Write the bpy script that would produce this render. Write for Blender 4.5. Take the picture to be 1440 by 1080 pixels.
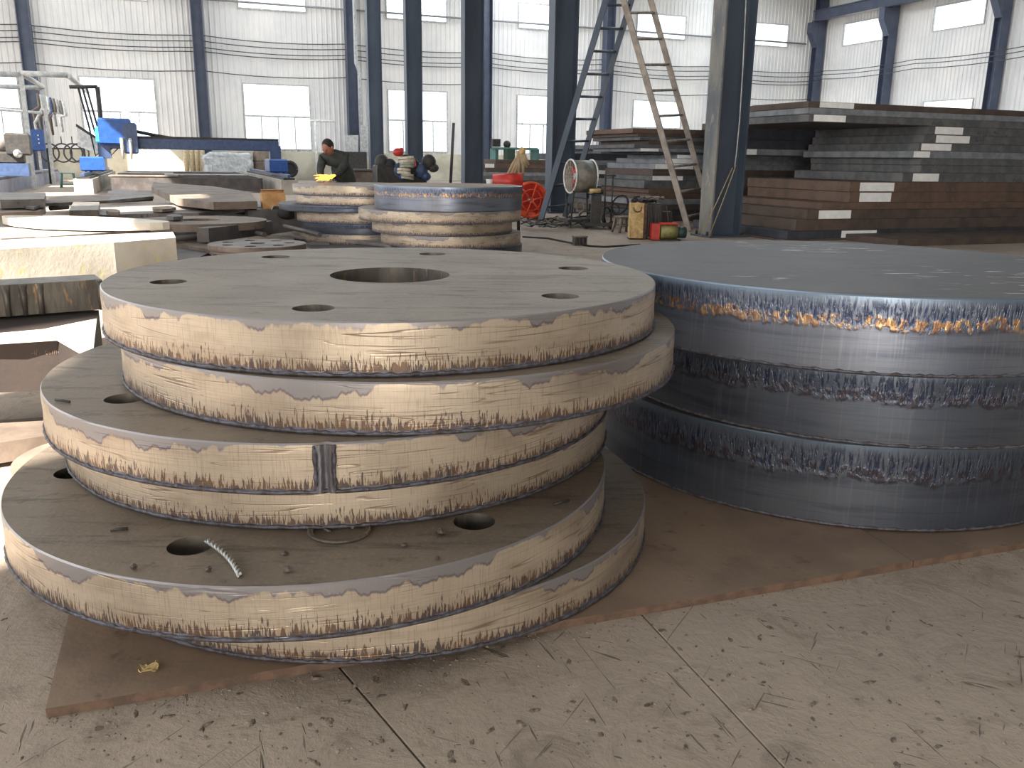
import bpy, bmesh, math, random
from math import sin, cos, pi, radians, sqrt, atan2
from mathutils import Vector, Matrix
random.seed(7)
sc = bpy.context.scene
col = sc.collection
for o in list(bpy.data.objects): bpy.data.objects.remove(o)

# ---------------------------------------------------------------- camera
F = 1217.1; PITCH = radians(14.543); ROLL = radians(0.8188); H = 1.1471
cr, sr, cp, sp = cos(ROLL), sin(ROLL), cos(PITCH), sin(PITCH)
cam_d = bpy.data.cameras.new('camera'); cam = bpy.data.objects.new('camera', cam_d); col.objects.link(cam)
cam_d.sensor_width = 36; cam_d.lens = F/1440*36; cam_d.clip_start = .05; cam_d.clip_end = 500
X = Vector((1,0,0)); UP = Vector((0,sp,cp)); FW = Vector((0,cp,-sp))
rx = cr*X + sr*UP; ry = -sr*X + cr*UP; rz = -FW
M = Matrix(((rx.x,ry.x,rz.x,0),(rx.y,ry.y,rz.y,0),(rx.z,ry.z,rz.z,H),(0,0,0,1)))
cam.matrix_world = M; sc.camera = cam
def ray(x, y): return rx*(x-720) + ry*(540-y) + FW*F
def G(x, y, z=0.0):
    d = ray(x,y); t = (z-H)/d.z; return Vector((d.x*t, d.y*t, z))
def AY(x, y, Y):
    d = ray(x,y); t = Y/d.y; return Vector((d.x*t, Y, H+d.z*t))
TH = radians(21.5); U = Vector((cos(TH), sin(TH), 0)); V = Vector((-sin(TH), cos(TH), 0)); Z = Vector((0,0,1))
def P(u, v, z=0.0): return U*u + V*v + Z*z
def on_u(x, y, u):
    d = ray(x,y); t = u/d.dot(U); p = d*t; return p.dot(V), H+p.z
def on_v(x, y, v):
    d = ray(x,y); t = v/d.dot(V); p = d*t; return p.dot(U), H+p.z
def uv_of(p): return p.dot(U), p.dot(V)

# ---------------------------------------------------------------- light, sky, exposure
vs = sc.view_settings; vs.view_transform = 'Standard'; vs.look = 'None'; vs.gamma = 1; vs.use_curve_mapping = False
vs.exposure = 0.0
w = bpy.data.worlds.new('world'); sc.world = w; w.use_nodes = True
bg = w.node_tree.nodes['Background']; bg.inputs[0].default_value = (.86,.93,1,1); bg.inputs[1].default_value = 2.6
SUN_EL, SUN_AZ = radians(40), radians(34)
sdir = (U*cos(SUN_AZ) + V*sin(SUN_AZ))*cos(SUN_EL) - Z*sin(SUN_EL)
sd = bpy.data.lights.new('sun','SUN'); sd.energy = 30; sd.angle = radians(.6); sd.color = (1,.93,.82)
so = bpy.data.objects.new('sun', sd); col.objects.link(so); so.rotation_euler = sdir.to_track_quat('-Z','Y').to_euler(); so.location = (0,0,30)
def area(name, loc, direction, sx, sy, power, color=(1,1,1)):
    d = bpy.data.lights.new(name,'AREA'); d.shape='RECTANGLE'; d.size=sx; d.size_y=sy; d.energy=power; d.color=color
    o = bpy.data.objects.new(name,d); col.objects.link(o); o.location = loc
    q = direction.normalized().to_track_quat('-Z','Y'); o.rotation_euler = q.to_euler(); return o
def area_uv(name, loc, xdir, zdir, sx, sy, power, color=(1,1,1)):
    o = area(name, loc, zdir, sx, sy, power, color)
    zz = -zdir.normalized(); xx = xdir.normalized(); yy = zz.cross(xx)
    o.rotation_euler = Matrix((xx,yy,zz)).transposed().to_euler(); return o
UL, UR, VN, VF, ZR = -9.0, 37.75, -14.0, 45.5, 11.2       # the hall: left, right, near, far walls, roof
# added fill under the solid roof, and daylight from the door behind the camera
for u0,v0,ln,pw in ((-3,32,22,800),(6,34,20,900),(-3,4,14,240),(6,6,16,260),(18,31,26,2300),(30,31,26,1700)):
    area_uv('roof_fill', P(u0, v0, ZR-.15), V, -Z, ln, 1.6, pw, (.90,.96,1))
area_uv('door_light', P(-5.2, VN+.3, 2.7), U, V, 5.6, 5.0, 1750, (1,.915,.80))
area_uv('side_fill', P(UL+.3, 22, 4), V, U, 38, 6.0, 1500, (1,.97,.93))  # added fill along the left wall, brightens column flanges and far wall
area_uv('window_light', P(14, VF-.6, 6), U, -V, 44, 6, 900, (.93,.97,1))

# ---------------------------------------------------------------- materials
def srgb(r,g,b):
    f = lambda c: (c/255/12.92) if c/255 <= .04045 else ((c/255+.055)/1.055)**2.4
    return (f(r),f(g),f(b),1)
class NT:
    def __init__(s, name):
        s.m = bpy.data.materials.new(name); s.m.use_nodes = True; s.t = s.m.node_tree; s.n = s.t.nodes; s.l = s.t.links
        s.b = s.n['Principled BSDF']
    def new(s, typ, **kw):
        x = s.n.new(typ)
        for k,v in kw.items(): setattr(x,k,v)
        return x
    def put(s, sock, v):
        if hasattr(v,'links') or hasattr(v,'is_linked'): s.l.new(v, sock)
        else: sock.default_value = v
    def math(s, op, a, b=0.0, c=None, clamp=False):
        x = s.new('ShaderNodeMath', operation=op); x.use_clamp = clamp; s.put(x.inputs[0],a); s.put(x.inputs[1],b)
        if c is not None: s.put(x.inputs[2],c)
        return x.outputs[0]
    def step(s, v, lo, hi):
        x = s.new('ShaderNodeMapRange', interpolation_type='SMOOTHSTEP'); s.put(x.inputs[0],v); s.put(x.inputs[1],lo); s.put(x.inputs[2],hi); return x.outputs[0]
    def mix(s, f, a, b, bt='MIX'):
        x = s.new('ShaderNodeMix', data_type='RGBA', blend_type=bt); s.put(x.inputs[0],f); s.put(x.inputs[6],a); s.put(x.inputs[7],b); return x.outputs[2]
    def noise(s, vec, scale=5, detail=3, rough=.55, dist=0):
        x = s.new('ShaderNodeTexNoise'); s.put(x.inputs['Vector'],vec); s.put(x.inputs['Scale'],scale); s.put(x.inputs['Detail'],detail); s.put(x.inputs['Roughness'],rough); s.put(x.inputs['Distortion'],dist); return x.outputs[0]
    def xyz(s, x=0, y=0, z=0):
        c = s.new('ShaderNodeCombineXYZ'); s.put(c.inputs[0],x); s.put(c.inputs[1],y); s.put(c.inputs[2],z); return c.outputs[0]
    def sep(s, v):
        c = s.new('ShaderNodeSeparateXYZ'); s.l.new(v,c.inputs[0]); return c.outputs
    def coord(s, kind='Object'): return s.new('ShaderNodeTexCoord').outputs[kind]
    def scl(s, v, x, y, z):
        c = s.new('ShaderNodeMapping'); s.l.new(v,c.inputs[0]); c.inputs['Scale'].default_value=(x,y,z); return c.outputs[0]
    def bump(s, h, strength=.3, dist=.01):
        b = s.new('ShaderNodeBump'); s.put(b.inputs['Height'],h); b.inputs['Strength'].default_value=strength; b.inputs['Distance'].default_value=dist
        s.l.new(b.outputs[0], s.b.inputs['Normal'])
    def out(s, color=None, rough=None, metal=None):
        if color is not None: s.put(s.b.inputs['Base Color'],color)
        if rough is not None: s.put(s.b.inputs['Roughness'],rough)
        if metal is not None: s.put(s.b.inputs['Metallic'],metal)
        return s.m
def dirty(name, c1, c2, scale=6, rough=.6, metal=0.0, bump=.2, bscale=40, bdist=.004, stretch=(1,1,1), c3=None, lo=.35, hi=.65):
    t = NT(name); v = t.scl(t.coord(), *stretch)
    n = t.step(t.noise(v,scale,5,.6), lo, hi)
    c = t.mix(n, srgb(*c1), srgb(*c2))
    if c3: c = t.mix(t.step(t.noise(v,scale*3.1,4,.65),.58,.72), c, srgb(*c3))
    if bump: t.bump(t.noise(v,bscale,4,.6), bump, bdist)
    return t.out(c, rough, metal)
def plain(name, c, rough=.5, metal=0.0): 
    t = NT(name); n = t.noise(t.coord(), 9, 3)
    if max(c)<=1.0: c=tuple(x*255 for x in c)
    k = tuple(x*.82 for x in c)
    return t.out(t.mix(t.step(n,.3,.7), srgb(*k), srgb(*c)), rough, metal)

def edge_mat(name, kind, seed):
    """flame cut plate edge; UV: x = metres along the rim, y = 0 bottom .. 1 top"""
    t = NT(name); uv = t.sep(t.coord('UV')); u, v = uv[0], uv[1]
    us = t.math('ADD', u, seed*7.3)
    vec = lambda a,b,z=0.0: t.xyz(t.math('MULTIPLY',us,a), t.math('MULTIPLY',v,b), seed*1.7+z)
    big = t.noise(vec(1.3,.5), 1, 2)
    wav = t.noise(vec(3.5,2,3), 1, 3)
    if kind == 'tan':
        base = t.mix(t.step(big,.35,.65), srgb(200,186,168), srgb(180,167,150))
        base = t.mix(t.math('MULTIPLY',t.step(t.noise(vec(5,1.5,2),1,3),.45,.7),.7), base, srgb(162,148,132))
        # wandering drag lines along the cut: thin contour lines of a slow noise
        def contour(a,b,z,lo,w_):
            n = t.math('MULTIPLY', t.noise(vec(a,b,z), 1, 2, .4), 7); fr = t.math('FRACT', n)
            return t.step(t.math('ABSOLUTE', t.math('SUBTRACT', fr, .5)), w_, lo)
        fade = t.step(t.noise(vec(6,3,3.5),1,2), .42, .58)
        hl = t.math('MAXIMUM', t.math('MULTIPLY', contour(.9,3.2,1,.01,.09), fade), t.math('MULTIPLY', contour(1.6,4.5,33,.0,.06), t.step(t.noise(vec(3,2,35),1,2), .5, .6)))
        base = t.mix(t.math('MULTIPLY',hl,.65), base, srgb(112,90,72))
        fine = t.noise(vec(300,2,4), 1, 2); fh = t.noise(vec(4,60,14),1,2)
        base = t.mix(t.math('MULTIPLY',t.step(fine,.5,.75),.35), base, srgb(128,110,92))
        base = t.mix(t.math('MULTIPLY',t.step(fh,.5,.7),.3), base, srgb(134,114,94))
        # drips of slag above the lower edge
        dr = t.noise(vec(210,3.4,5), 1, 2, .6); env = t.math('ADD', .24, t.math('MULTIPLY', t.noise(vec(9,0,6),1,4,.7), .30))
        fall = t.math('DIVIDE', t.math('SUBTRACT', env, v), env)
        dm = t.math('ADD', t.math('MULTIPLY', fall, .32), t.math('SUBTRACT', dr, .615)); dm = t.step(dm, 0.0, .07)
        base = t.mix(t.math('MULTIPLY',t.step(fall,0,.8),.35), base, srgb(164,132,108))
        base = t.mix(t.math('MULTIPLY',dm,.85), base, t.mix(t.step(t.noise(vec(18,0,41),1,3),.4,.6), srgb(104,78,62), srgb(70,62,66)))
        low = t.step(t.math('SUBTRACT', t.math('ADD',.03,t.math('MULTIPLY',t.noise(vec(22,2,3),1,4,.7),.20)), v), 0, .035)
        lowc = t.mix(t.step(t.noise(vec(30,8,21),1,3),.4,.6), srgb(120,122,134), srgb(96,94,104))
        base = t.mix(low, base, lowc)
        # scalloped blue-grey scale under the upper edge
        sc1 = t.step(t.noise(vec(4.5,0,8),1,5,.62), .42, .72); top = t.math('SUBTRACT', .955, t.math('MULTIPLY',sc1,.36))
        tm = t.step(t.math('SUBTRACT', v, top), 0, .03)
        base = t.mix(t.math('MULTIPLY',tm,.9), base, srgb(138,136,140))
        rim_ = t.math('MULTIPLY', t.step(t.math('ABSOLUTE', t.math('SUBTRACT', v, top)), .045, 0), t.step(sc1,.1,.4))
        base = t.mix(t.math('MULTIPLY',rim_,.75), base, srgb(84,74,96))
        burn = t.step(t.noise(vec(1.1,.3,12),1,2), .64, .76)
        base = t.mix(t.math('MULTIPLY',burn,.5), base, srgb(110,100,96))
        h = t.math('ADD', t.math('MULTIPLY',hl,-.6), t.math('ADD', t.math('MULTIPLY',dm,-.9), t.math('MULTIPLY',fine,.3)))
        t.bump(h, .5, .0025)
        return t.out(base, .42, .6)
    # blue: mill scale rolled over the cut
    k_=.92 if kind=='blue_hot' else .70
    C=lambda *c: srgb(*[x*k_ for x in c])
    base = t.mix(t.step(big,.35,.65), C(118,127,146), C(136,142,154))
    base = t.mix(t.step(t.noise(vec(2,5,2),1,4),.45,.7), base, C(102,109,126))
    fine = t.noise(vec(110,.8,4), 1, 3); base = t.mix(t.math('MULTIPLY',t.step(fine,.52,.78),.5), base, C(166,168,176))
    hz = t.noise(vec(3,60,9),1,3); base = t.mix(t.math('MULTIPLY',t.step(hz,.52,.7),.3), base, C(84,92,100))
    strength = t.math('ADD', .35, t.math('MULTIPLY', t.step(t.noise(vec(1.0,0,13),1,1),.36,.54), .65))
    topb = t.step(v,.86,.98); base = t.mix(topb, base, C(138,156,176))
    dr = t.noise(vec(120,5,5), 1, 3, .65); wob = t.math('MULTIPLY', t.math('SUBTRACT', t.noise(vec(9,0,7),1,5,.7), .5), .30)
    lowb = t.math('ADD', .60, wob)
    band = t.math('MULTIPLY', t.step(t.math('SUBTRACT',v,lowb),.0,.06), t.step(v,.99,.80))
    base = t.mix(t.math('MULTIPLY',band,.45), base, C(104,116,138))
    dm = t.math('MULTIPLY', t.step(dr,.46,.60), band)
    base = t.mix(t.math('MULTIPLY',dm,strength), base, C(62,74,106))
    dl = t.math('MULTIPLY', t.step(t.noise(vec(90,7,31),1,3),.56,.66), band); base = t.mix(t.math('MULTIPLY',dl,.6), base, C(158,160,168))
    near_ = t.step(t.math('ABSOLUTE', t.math('SUBTRACT', t.math('SUBTRACT',v,lowb), .05)), .10, .05)
    ob = t.math('MULTIPLY', near_, t.step(t.noise(vec(45,7,8),1,4,.6),.44,.56))
    oc = t.mix(t.step(t.noise(vec(60,6,18),1,3),.35,.65), srgb(206,168,118), srgb(150,104,70)) if kind == 'blue_hot' else C(92,82,92)
    base = t.mix(t.math('MULTIPLY',ob,t.math('MULTIPLY',strength,.85)), base, oc)
    ol = t.math('MULTIPLY', t.step(t.math('ABSOLUTE', t.math('SUBTRACT', t.math('SUBTRACT',v,lowb), -.03)), .035, .0), t.step(t.noise(vec(25,0,19),1,3),.4,.6))
    base = t.mix(t.math('MULTIPLY',ol,.6), base, C(76,70,84))
    t.bump(t.math('ADD', t.math('MULTIPLY',dm,-1.0), t.math('ADD',t.math('MULTIPLY',ob,.6), t.math('MULTIPLY',fine,.3))), .45, .003)
    return t.out(base, .34, .72)

def top_mat(name, c1, c2, c3, marks=0):
    t = NT(name); v = t.coord()
    a = t.noise(v,2.2,5,.62,.6); b = t.noise(t.scl(v,1,5,1),3.2,5,.7,.4); d = t.noise(v,90,3,.6)
    c = t.mix(t.step(a,.3,.7), srgb(*c1), srgb(*c2))
    c = t.mix(t.math('MULTIPLY',t.step(b,.50,.66),.85), c, srgb(*c3))
    c = t.mix(t.math('MULTIPLY',t.step(t.noise(v,13,6,.7,1),.58,.68),.45), c, srgb(*tuple(x*.7 for x in c3)))
    c = t.mix(t.math('MULTIPLY',t.step(d,.5,.8),.35), c, srgb(*tuple(min(255,x*1.25) for x in c1)))
    if marks:
        s = t.step(t.noise(t.scl(v,1.6,11,1),4,3,.5,.3),.63,.66)
        s = t.math('MULTIPLY', s, t.step(t.noise(v,1.6,3),.52,.62))
        c = t.mix(t.math('MULTIPLY',s,.85), c, srgb(210,206,200))
    t.bump(t.math('ADD',t.noise(v,60,4,.6),t.math('MULTIPLY',a,.6)), .35, .004)
    return t.out(c, .58, .15)

M_tan = [edge_mat('flame_cut_edge', 'tan', k) for k in range(6)]
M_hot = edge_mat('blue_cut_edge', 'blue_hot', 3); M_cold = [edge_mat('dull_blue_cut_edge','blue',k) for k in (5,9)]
M_top1 = top_mat('dusty_plate_top', (138,127,115), (120,110,99), (94,84,75))
M_top2 = top_mat('brown_plate_top', (126,114,100), (108,97,85), (84,75,66))
M_top3 = top_mat('dark_plate_top', (74,70,70), (62,59,60), (50,48,50), marks=1)
M_slag = dirty('slag', (92,92,102),(60,54,52), 60, .55, .4, .6, 120)
M_rust = dirty('brown_mill_plate', (136,116,98),(116,98,84), 3, .6, .1, .3, 50, .004, c3=(96,76,64))
M_rust_edge = dirty('rust_edge', (112,88,72),(86,70,60), 25, .7, .1, .5, 90, .004)
def floor_mat():
    t = NT('dusty_concrete'); v = t.coord('Object')
    a = t.noise(v,1.1,6,.6,.5); b = t.noise(v,5.5,6,.68,.8)
    c = t.mix(t.step(a,.3,.7), srgb(160,146,132), srgb(143,130,117))
    c = t.mix(t.math('MULTIPLY',t.step(b,.5,.68),.55), c, srgb(112,99,87))
    c = t.mix(t.math('MULTIPLY',t.step(t.noise(v,3.0,4,.6,1.5),.60,.72),.5), c, srgb(168,156,142))
    # gouges dragged by plates
    def gouge(ang, sx, sy, thr, seed):
        m = t.new('ShaderNodeMapping'); t.l.new(v,m.inputs[0]); m.vector_type='TEXTURE'; m.inputs['Rotation'].default_value=(0,0,ang); m.inputs['Scale'].default_value=(1/sx,1/sy,1); m.inputs['Location'].default_value=(seed,seed*2,0)
        return t.step(t.noise(m.outputs[0],1,3,.62,.7), thr, thr+.03)
    g = t.math('MAXIMUM', gouge(1.9,3.0,48,.67,1), t.math('MAXIMUM', gouge(1.05,2.6,55,.68,5), gouge(2.7,4,36,.68,9)))
    chips = t.step(t.noise(v,34,2,.5,.4),.71,.74); g = t.math('MAXIMUM',g,chips)
    c = t.mix(t.math('MULTIPLY',g,.75), c, srgb(84,73,65))
    t.bump(t.math('ADD', t.math('MULTIPLY',g,-1.6), t.math('ADD',t.noise(v,24,6,.65),t.math('MULTIPLY',b,1.5))), .6, .008)
    return t.out(c, .8, 0)
M_floor = floor_mat()
M_wall = dirty('white_cladding', (232,230,228),(218,218,218), .5, .5, 0, 0)
M_plinth = dirty('cream_plaster', (205,200,182),(178,172,156), 1.2, .9, 0, .2, 8, .01)
M_frame = plain('window_frame', (205,208,208), .5)
M_col = dirty('blue_grey_paint', (76,86,100),(62,72,86), 1.5, .5, .1, .1, 30, .003, (1,1,.3))
M_coldust = dirty('dusty_grey_paint', (128,126,120),(88,94,100), 2.5, .75, 0, .2, 30, .003, (1,1,.4), c3=(150,142,130))
M_colwall = dirty('navy_paint', (84,92,112),(72,80,100), 1.5, .5, .1, .1, 30)
M_roof = plain('roof_sheet', (150,156,160), .6)
M_glass = NT('window_pane')
def glass():
    t = M_glass; tr = t.new('ShaderNodeBsdfTransparent'); gl = t.new('ShaderNodeBsdfGlossy'); gl.inputs['Roughness'].default_value=.1
    tr.inputs[0].default_value=(.93,.95,.95,1); mx = t.new('ShaderNodeMixShader'); mx.inputs[0].default_value=.07
    t.l.new(tr.outputs[0],mx.inputs[1]); t.l.new(gl.outputs[0],mx.inputs[2]); t.l.new(mx.outputs[0], t.n['Material Output'].inputs[0]); return t.m
M_glass = glass()
M_wire = plain('black_cable', (70,72,78), .5)
M_white = plain('white_paint', (235,236,234), .5)
M_greyw = plain('pale_grey_steel', (190,192,192), .5)
M_black = dirty('black_grease', (44,44,46),(62,58,54), 9, .6, .2, .2)
M_blue = plain('machine_blue', (28,78,150), .4)
M_navy = plain('beam_blue', (58,78,116), .4)
M_cyan = plain('cyan_cover', (60,180,210), .4)
M_red = plain('red_paint', (200,52,44), .4)
M_orange = plain('orange_red_paint', (226,84,48), .45)
M_yel = dirty('worn_yellow', (206,178,120),(168,136,88), 14, .6, 0, .2, c3=(110,80,60))
M_card = dirty('cardboard', (196,152,104),(168,124,82), 8, .9, 0, .2)
M_stool = plain('green_plastic', (80,130,124), .5)
M_pale = dirty('pale_sunlit_steel', (222,216,204),(196,188,174),2.5,.6,.05,.3,40,.004,c3=(214,206,150))  # partly white paint, partly sun glare put into the base colour
M_scrap = [dirty('scrap_plate_grey',(134,128,124),(104,98,94),2.5,.6,.15,.3,40,.004,c3=(84,74,68)),
           dirty('scrap_plate_brown',(128,114,102),(96,84,75),2.5,.65,.1,.3,40,.004,c3=(74,62,54)),
           dirty('scrap_plate_dark',(92,86,84),(70,66,66),3,.6,.2,.3,40,.004)]
M_block = dirty('torch_scarred_steel',(112,106,98),(70,66,62),7,.5,.35,.4,30,.006,(1,1,.3),c3=(150,120,90))
M_brown = dirty('shaded_red_scale',(46,35,30),(36,28,25),5,.7,.1,.3)  # brown darkened further for the shade on the block front
M_chalk = plain('chalk', (150,118,108), .9)
M_scratch = plain('faint_chalk', (104,104,114), .9)
M_tag = dirty('white_plate_marking', (250,250,250),(238,238,238), 9, .6,0,0)
M_rubber = plain('rubber', (38,38,40), .7)
M_rope = plain('tan_rope', (170,150,120), .8)
M_cloth = dirty('dark_work_clothes',(58,62,58),(44,48,46),12,.9,0,.3)
M_skin = plain('skin', (176,118,96), .5)
M_hair = plain('dark_hair', (40,32,28), .8)
M_glove = plain('cream_glove', (206,196,172), .9)
M_steel = plain('bright_steel', (190,190,188), .35, .7)
M_plates = dict(grey=dirty('plate_edge_grey',(112,112,112),(88,90,94),5,.6,.2,.25,60,.003,c3=(70,72,76)),
    dark=dirty('plate_edge_dark',(72,74,82),(58,60,68),5,.55,.2,.25,60,.003),
    light=dirty('plate_edge_light',(146,150,156),(120,124,130),6,.6,.2,.25,60,.003),
    rust=dirty('plate_edge_rust',(112,90,78),(92,77,69),4,.7,.1,.25,60,.003,c3=(128,98,80)),
    brown=dirty('plate_edge_brown',(96,82,74),(76,66,62),4,.65,.1,.25,60,.003))
def flame():
    t = NT('flame'); e = t.b; e.inputs['Base Color'].default_value=(1,.4,.05,1); e.inputs['Emission Color'].default_value=(1,.42,.06,1); e.inputs['Emission Strength'].default_value=3; return t.m
M_flame = flame()

# ---------------------------------------------------------------- mesh helpers
class MB:
    def __init__(s): s.v=[]; s.f=[]; s.sm=[]
    def add(s, vs_, fs, smooth=False):
        n=len(s.v); s.v += [Vector(a) for a in vs_]; s.f += [tuple(i+n for i in f) for f in fs]; s.sm += [smooth]*len(fs); return s
    def box(s, c, sx, sy, sz, ax=U, ay=V, az=Z, b=0.0):
        c = Vector(c); hx,hy,hz = sx/2,sy/2,sz/2
        if b<=0:
            p=[c+ax*(i*hx)+ay*(j*hy)+az*(k*hz) for k in(-1,1) for j in(-1,1) for i in(-1,1)]
            return s.add(p,[(0,2,3,1),(4,5,7,6),(0,1,5,4),(2,6,7,3),(0,4,6,2),(1,3,7,5)])
        p=[]
        for k,(zz,ins) in enumerate(((-hz,b),(-hz+b,0),(hz-b,0),(hz,b))):
            for i,j in((-1,-1),(1,-1),(1,1),(-1,1)): p.append(c+ax*(i*(hx-ins))+ay*(j*(hy-ins))+az*zz)
        f=[(3,2,1,0),(12,13,14,15)]
        for r in range(3):
            for q in range(4): f.append((r*4+q,r*4+(q+1)%4,r*4+4+(q+1)%4,r*4+4+q))
        return s.add(p,f)
    def tube(s, pts, r, n=8, cap=True, smooth=True):
        pts=[Vector(p) for p in pts]; rs = r if isinstance(r,(list,tuple)) else [r]*len(pts); vs_=[]; up=None
        for i,p in enumerate(pts):
            d=(pts[min(i+1,len(pts)-1)]-pts[max(i-1,0)]).normalized()
            a = d.cross(Vector((0,0,1)) if abs(d.z)<.95 else Vector((1,0,0))).normalized() if up is None else (up-d*up.dot(d)).normalized()
            up=a; b=d.cross(a)
            vs_ += [p+(a*cos(2*pi*k/n)+b*sin(2*pi*k/n))*rs[i] for k in range(n)]
        fs=[(i*n+k,i*n+(k+1)%n,(i+1)*n+(k+1)%n,(i+1)*n+k) for i in range(len(pts)-1) for k in range(n)]
        s.add(vs_,fs,smooth)
        if cap: s.add([vs_[k] for k in range(n)],[tuple(range(n))[::-1]]); s.add(vs_[-n:],[tuple(range(n))])
        return s
    def prism(s, poly, z0, z1, b=0.0):
        """poly: list of (x,y) world points (ccw or cw), vertical extrusion"""
        A=sum(poly[i][0]*poly[(i+1)%len(poly)][1]-poly[(i+1)%len(poly)][0]*poly[i][1] for i in range(len(poly)))
        if A<0: poly=poly[::-1]
        n=len(poly); bot=[(p[0],p[1],z0) for p in poly]; top=[(p[0],p[1],z1) for p in poly]
        return s.add(bot+top,[tuple(range(n))[::-1],tuple(range(n,2*n))]+[(i,(i+1)%n,n+(i+1)%n,n+i) for i in range(n)])
    def hull(s, a, b): # join two equal rings
        n=len(a); return s.add(list(a)+list(b),[tuple(range(n))[::-1],tuple(range(n,2*n))]+[(i,(i+1)%n,n+(i+1)%n,n+i) for i in range(n)])
    def ball(s, c, rx_, ry_, rz_, n=12, m=8, ax=Vector((1,0,0)), ay=Vector((0,1,0)), az=Z):
        c=Vector(c); vs_=[]
        for j in range(m+1):
            ph=pi*j/m
            for i in range(n):
                a=2*pi*i/n; vs_.append(c+ax*(rx_*sin(ph)*cos(a))+ay*(ry_*sin(ph)*sin(a))+az*(rz_*cos(ph)))
        return s.add(vs_,[(j*n+i,(j+1)*n+i,(j+1)*n+(i+1)%n,j*n+(i+1)%n) for j in range(m) for i in range(n)],True)
    def build(s, name, mat, parent=None, **kw):
        me=bpy.data.meshes.new(name)
        org = kw.pop('origin',None)
        if org is None: org = Vector((0,0,0))
        inv = Vector((0,0,0)) if parent is None else Vector(parent.get('_o',(0,0,0)))
        base = org if parent is None else inv
        me.from_pydata([tuple(a-base) for a in s.v],[],s.f); me.polygons.foreach_set('use_smooth',s.sm)
        me.update(); mats = mat if isinstance(mat,(list,tuple)) else [mat]
        for m in mats: me.materials.append(m)
        bm=bmesh.new(); bm.from_mesh(me); bmesh.ops.remove_doubles(bm,verts=bm.verts,dist=1e-6); bmesh.ops.recalc_face_normals(bm,faces=bm.faces); bm.to_mesh(me); bm.free()
        o=bpy.data.objects.new(name,me); col.objects.link(o)
        if parent is not None: o.parent=parent
        else: o.location=base
        for k,v in kw.items(): o[k]=v
        return o
ORIG={}
def thing(name, loc, label, cat, group=None):
    o=bpy.data.objects.new(name,None); col.objects.link(o); o.location=loc; o.empty_display_size=.1
    o['label']=label; o['category']=cat
    if group: o['group']=group
    o['_o']=tuple(loc); return o
def tag(o, label, cat, group=None, kind=None):
    o['label']=label; o['category']=cat
    if group: o['group']=group
    if kind: o['kind']=kind
    return o
def clean():
    for o in bpy.data.objects:
        if '_o' in o: del o['_o']
def struct(o): o['kind']='structure'; return o

# ---------------------------------------------------------------- floor: concrete slabs with open joints
fl = MB().box(P(12,14,-.09), 56, 66, .12).build('floor', dirty('joint_dirt',(70,60,52),(52,45,40),5,.95,0,0)); struct(fl); fl['_o']=(0,0,0)
g=.0025
j1=lambda v:(.29-(v-1.79)*.235 if v<3.2 else -.04); j2=lambda v:(1.07+(v-1.74)*.05 if v<3.2 else 1.14)
def slab(q):
    n=len(q); c=sum(q,Vector())/n; lo=[Vector((p.x,p.y,-.03)) for p in q]; hi=[Vector((p.x,p.y,-.002)) for p in q]; tp=[p+(c-p).normalized()*.002 for p in q]
    m=MB(); m.add(lo+hi+tp,[(i,(i+1)%n,n+(i+1)%n,n+i) for i in range(n)]+[(n+i,n+(i+1)%n,2*n+(i+1)%n,2*n+i) for i in range(n)]+[tuple(range(2*n,3*n))])
    m.build('slab', M_floor, fl)
slab([P(UL,VN),P(UR,VN),P(UR,.9-g),P(UL,.9-g)])
slab([P(UL,.9),P(j1(.9)-g,.9),P(-.04-g,3.2),P(UL,3.2)])
slab([P(UL,3.2+g),P(-.04-g,3.2+g),P(-.04-g,VF),P(UL,VF)])
slab([P(j1(.9)+g,.9),P(j2(.9)-g,.9),P(j2(3.19)-g,3.2),P(-.04+g,3.2)])
slab([P(j2(.9)+g,.9),P(UR,.9),P(UR,3.2),P(j2(3.19)+g,3.2)])
vv=3.2+2*g
while vv<VF-1:
    v2_=min(vv+6,VF); uu=-.04+g
    while uu<UR-1:
        u2_=min(uu+6,UR); slab([P(uu,vv),P(u2_-2*g,vv),P(u2_-2*g,v2_-2*g),P(uu,v2_-2*g)]); uu=u2_
    vv=v2_
# ground outside
struct(MB().box(P(12,14,-.35), 400, 400, .2).build('ground', dirty('yard_concrete',(170,165,155),(150,145,136),.3,.9,0,0)))

# ---------------------------------------------------------------- walls
def corrugated(mb, plane, a0, a1, z0, z1, face):
    """trapezoid sheet between a0..a1 along the wall; plane(a, d, z) -> point, d = towards the room"""
    pitch=.25; n=max(1,round((a1-a0)/pitch)); st=(a1-a0)/n; pts=[]
    for i in range(n):
        x=a0+i*st; pts += [(x,0),(x+st*.55,0),(x+st*.68,.035),(x+st*.87,.035)]
    pts.append((a1,0)); k=len(pts)
    vs_=[plane(a,d,z) for z in(z0,z1) for a,d in pts]
    mb.add(vs_,[(i,i+1,k+i+1,k+i) for i in range(k-1)])
def clad_wall(name, plane, a0, a1, wins, z0=1.36, ztop=ZR):
    """wins: list of (a0,a1,z0,z1); tiles the wall into sheets around the openings"""
    mb=MB(); cuts=sorted({a0,a1}|{x for w_ in wins for x in w_[:2]})
    for c0,c1 in zip(cuts[:-1],cuts[1:]):
        mid=(c0+c1)/2; z=z0
        for w_ in sorted([q for q in wins if q[0]<=mid<=q[1]],key=lambda q:q[2]):
            if w_[2]>z: corrugated(mb,plane,c0,c1,z,w_[2],1)
            z=max(z,w_[3])
        if z<ztop: corrugated(mb,plane,c0,c1,z,ztop,1)
    return struct(mb.build(name, M_wall))
fplane=lambda a,d,z: P(a,VF-d,z)
splane=lambda a,d,z: P(UR-d,a,z)
lplane=lambda a,d,z: P(UL+d,a,z)
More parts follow.
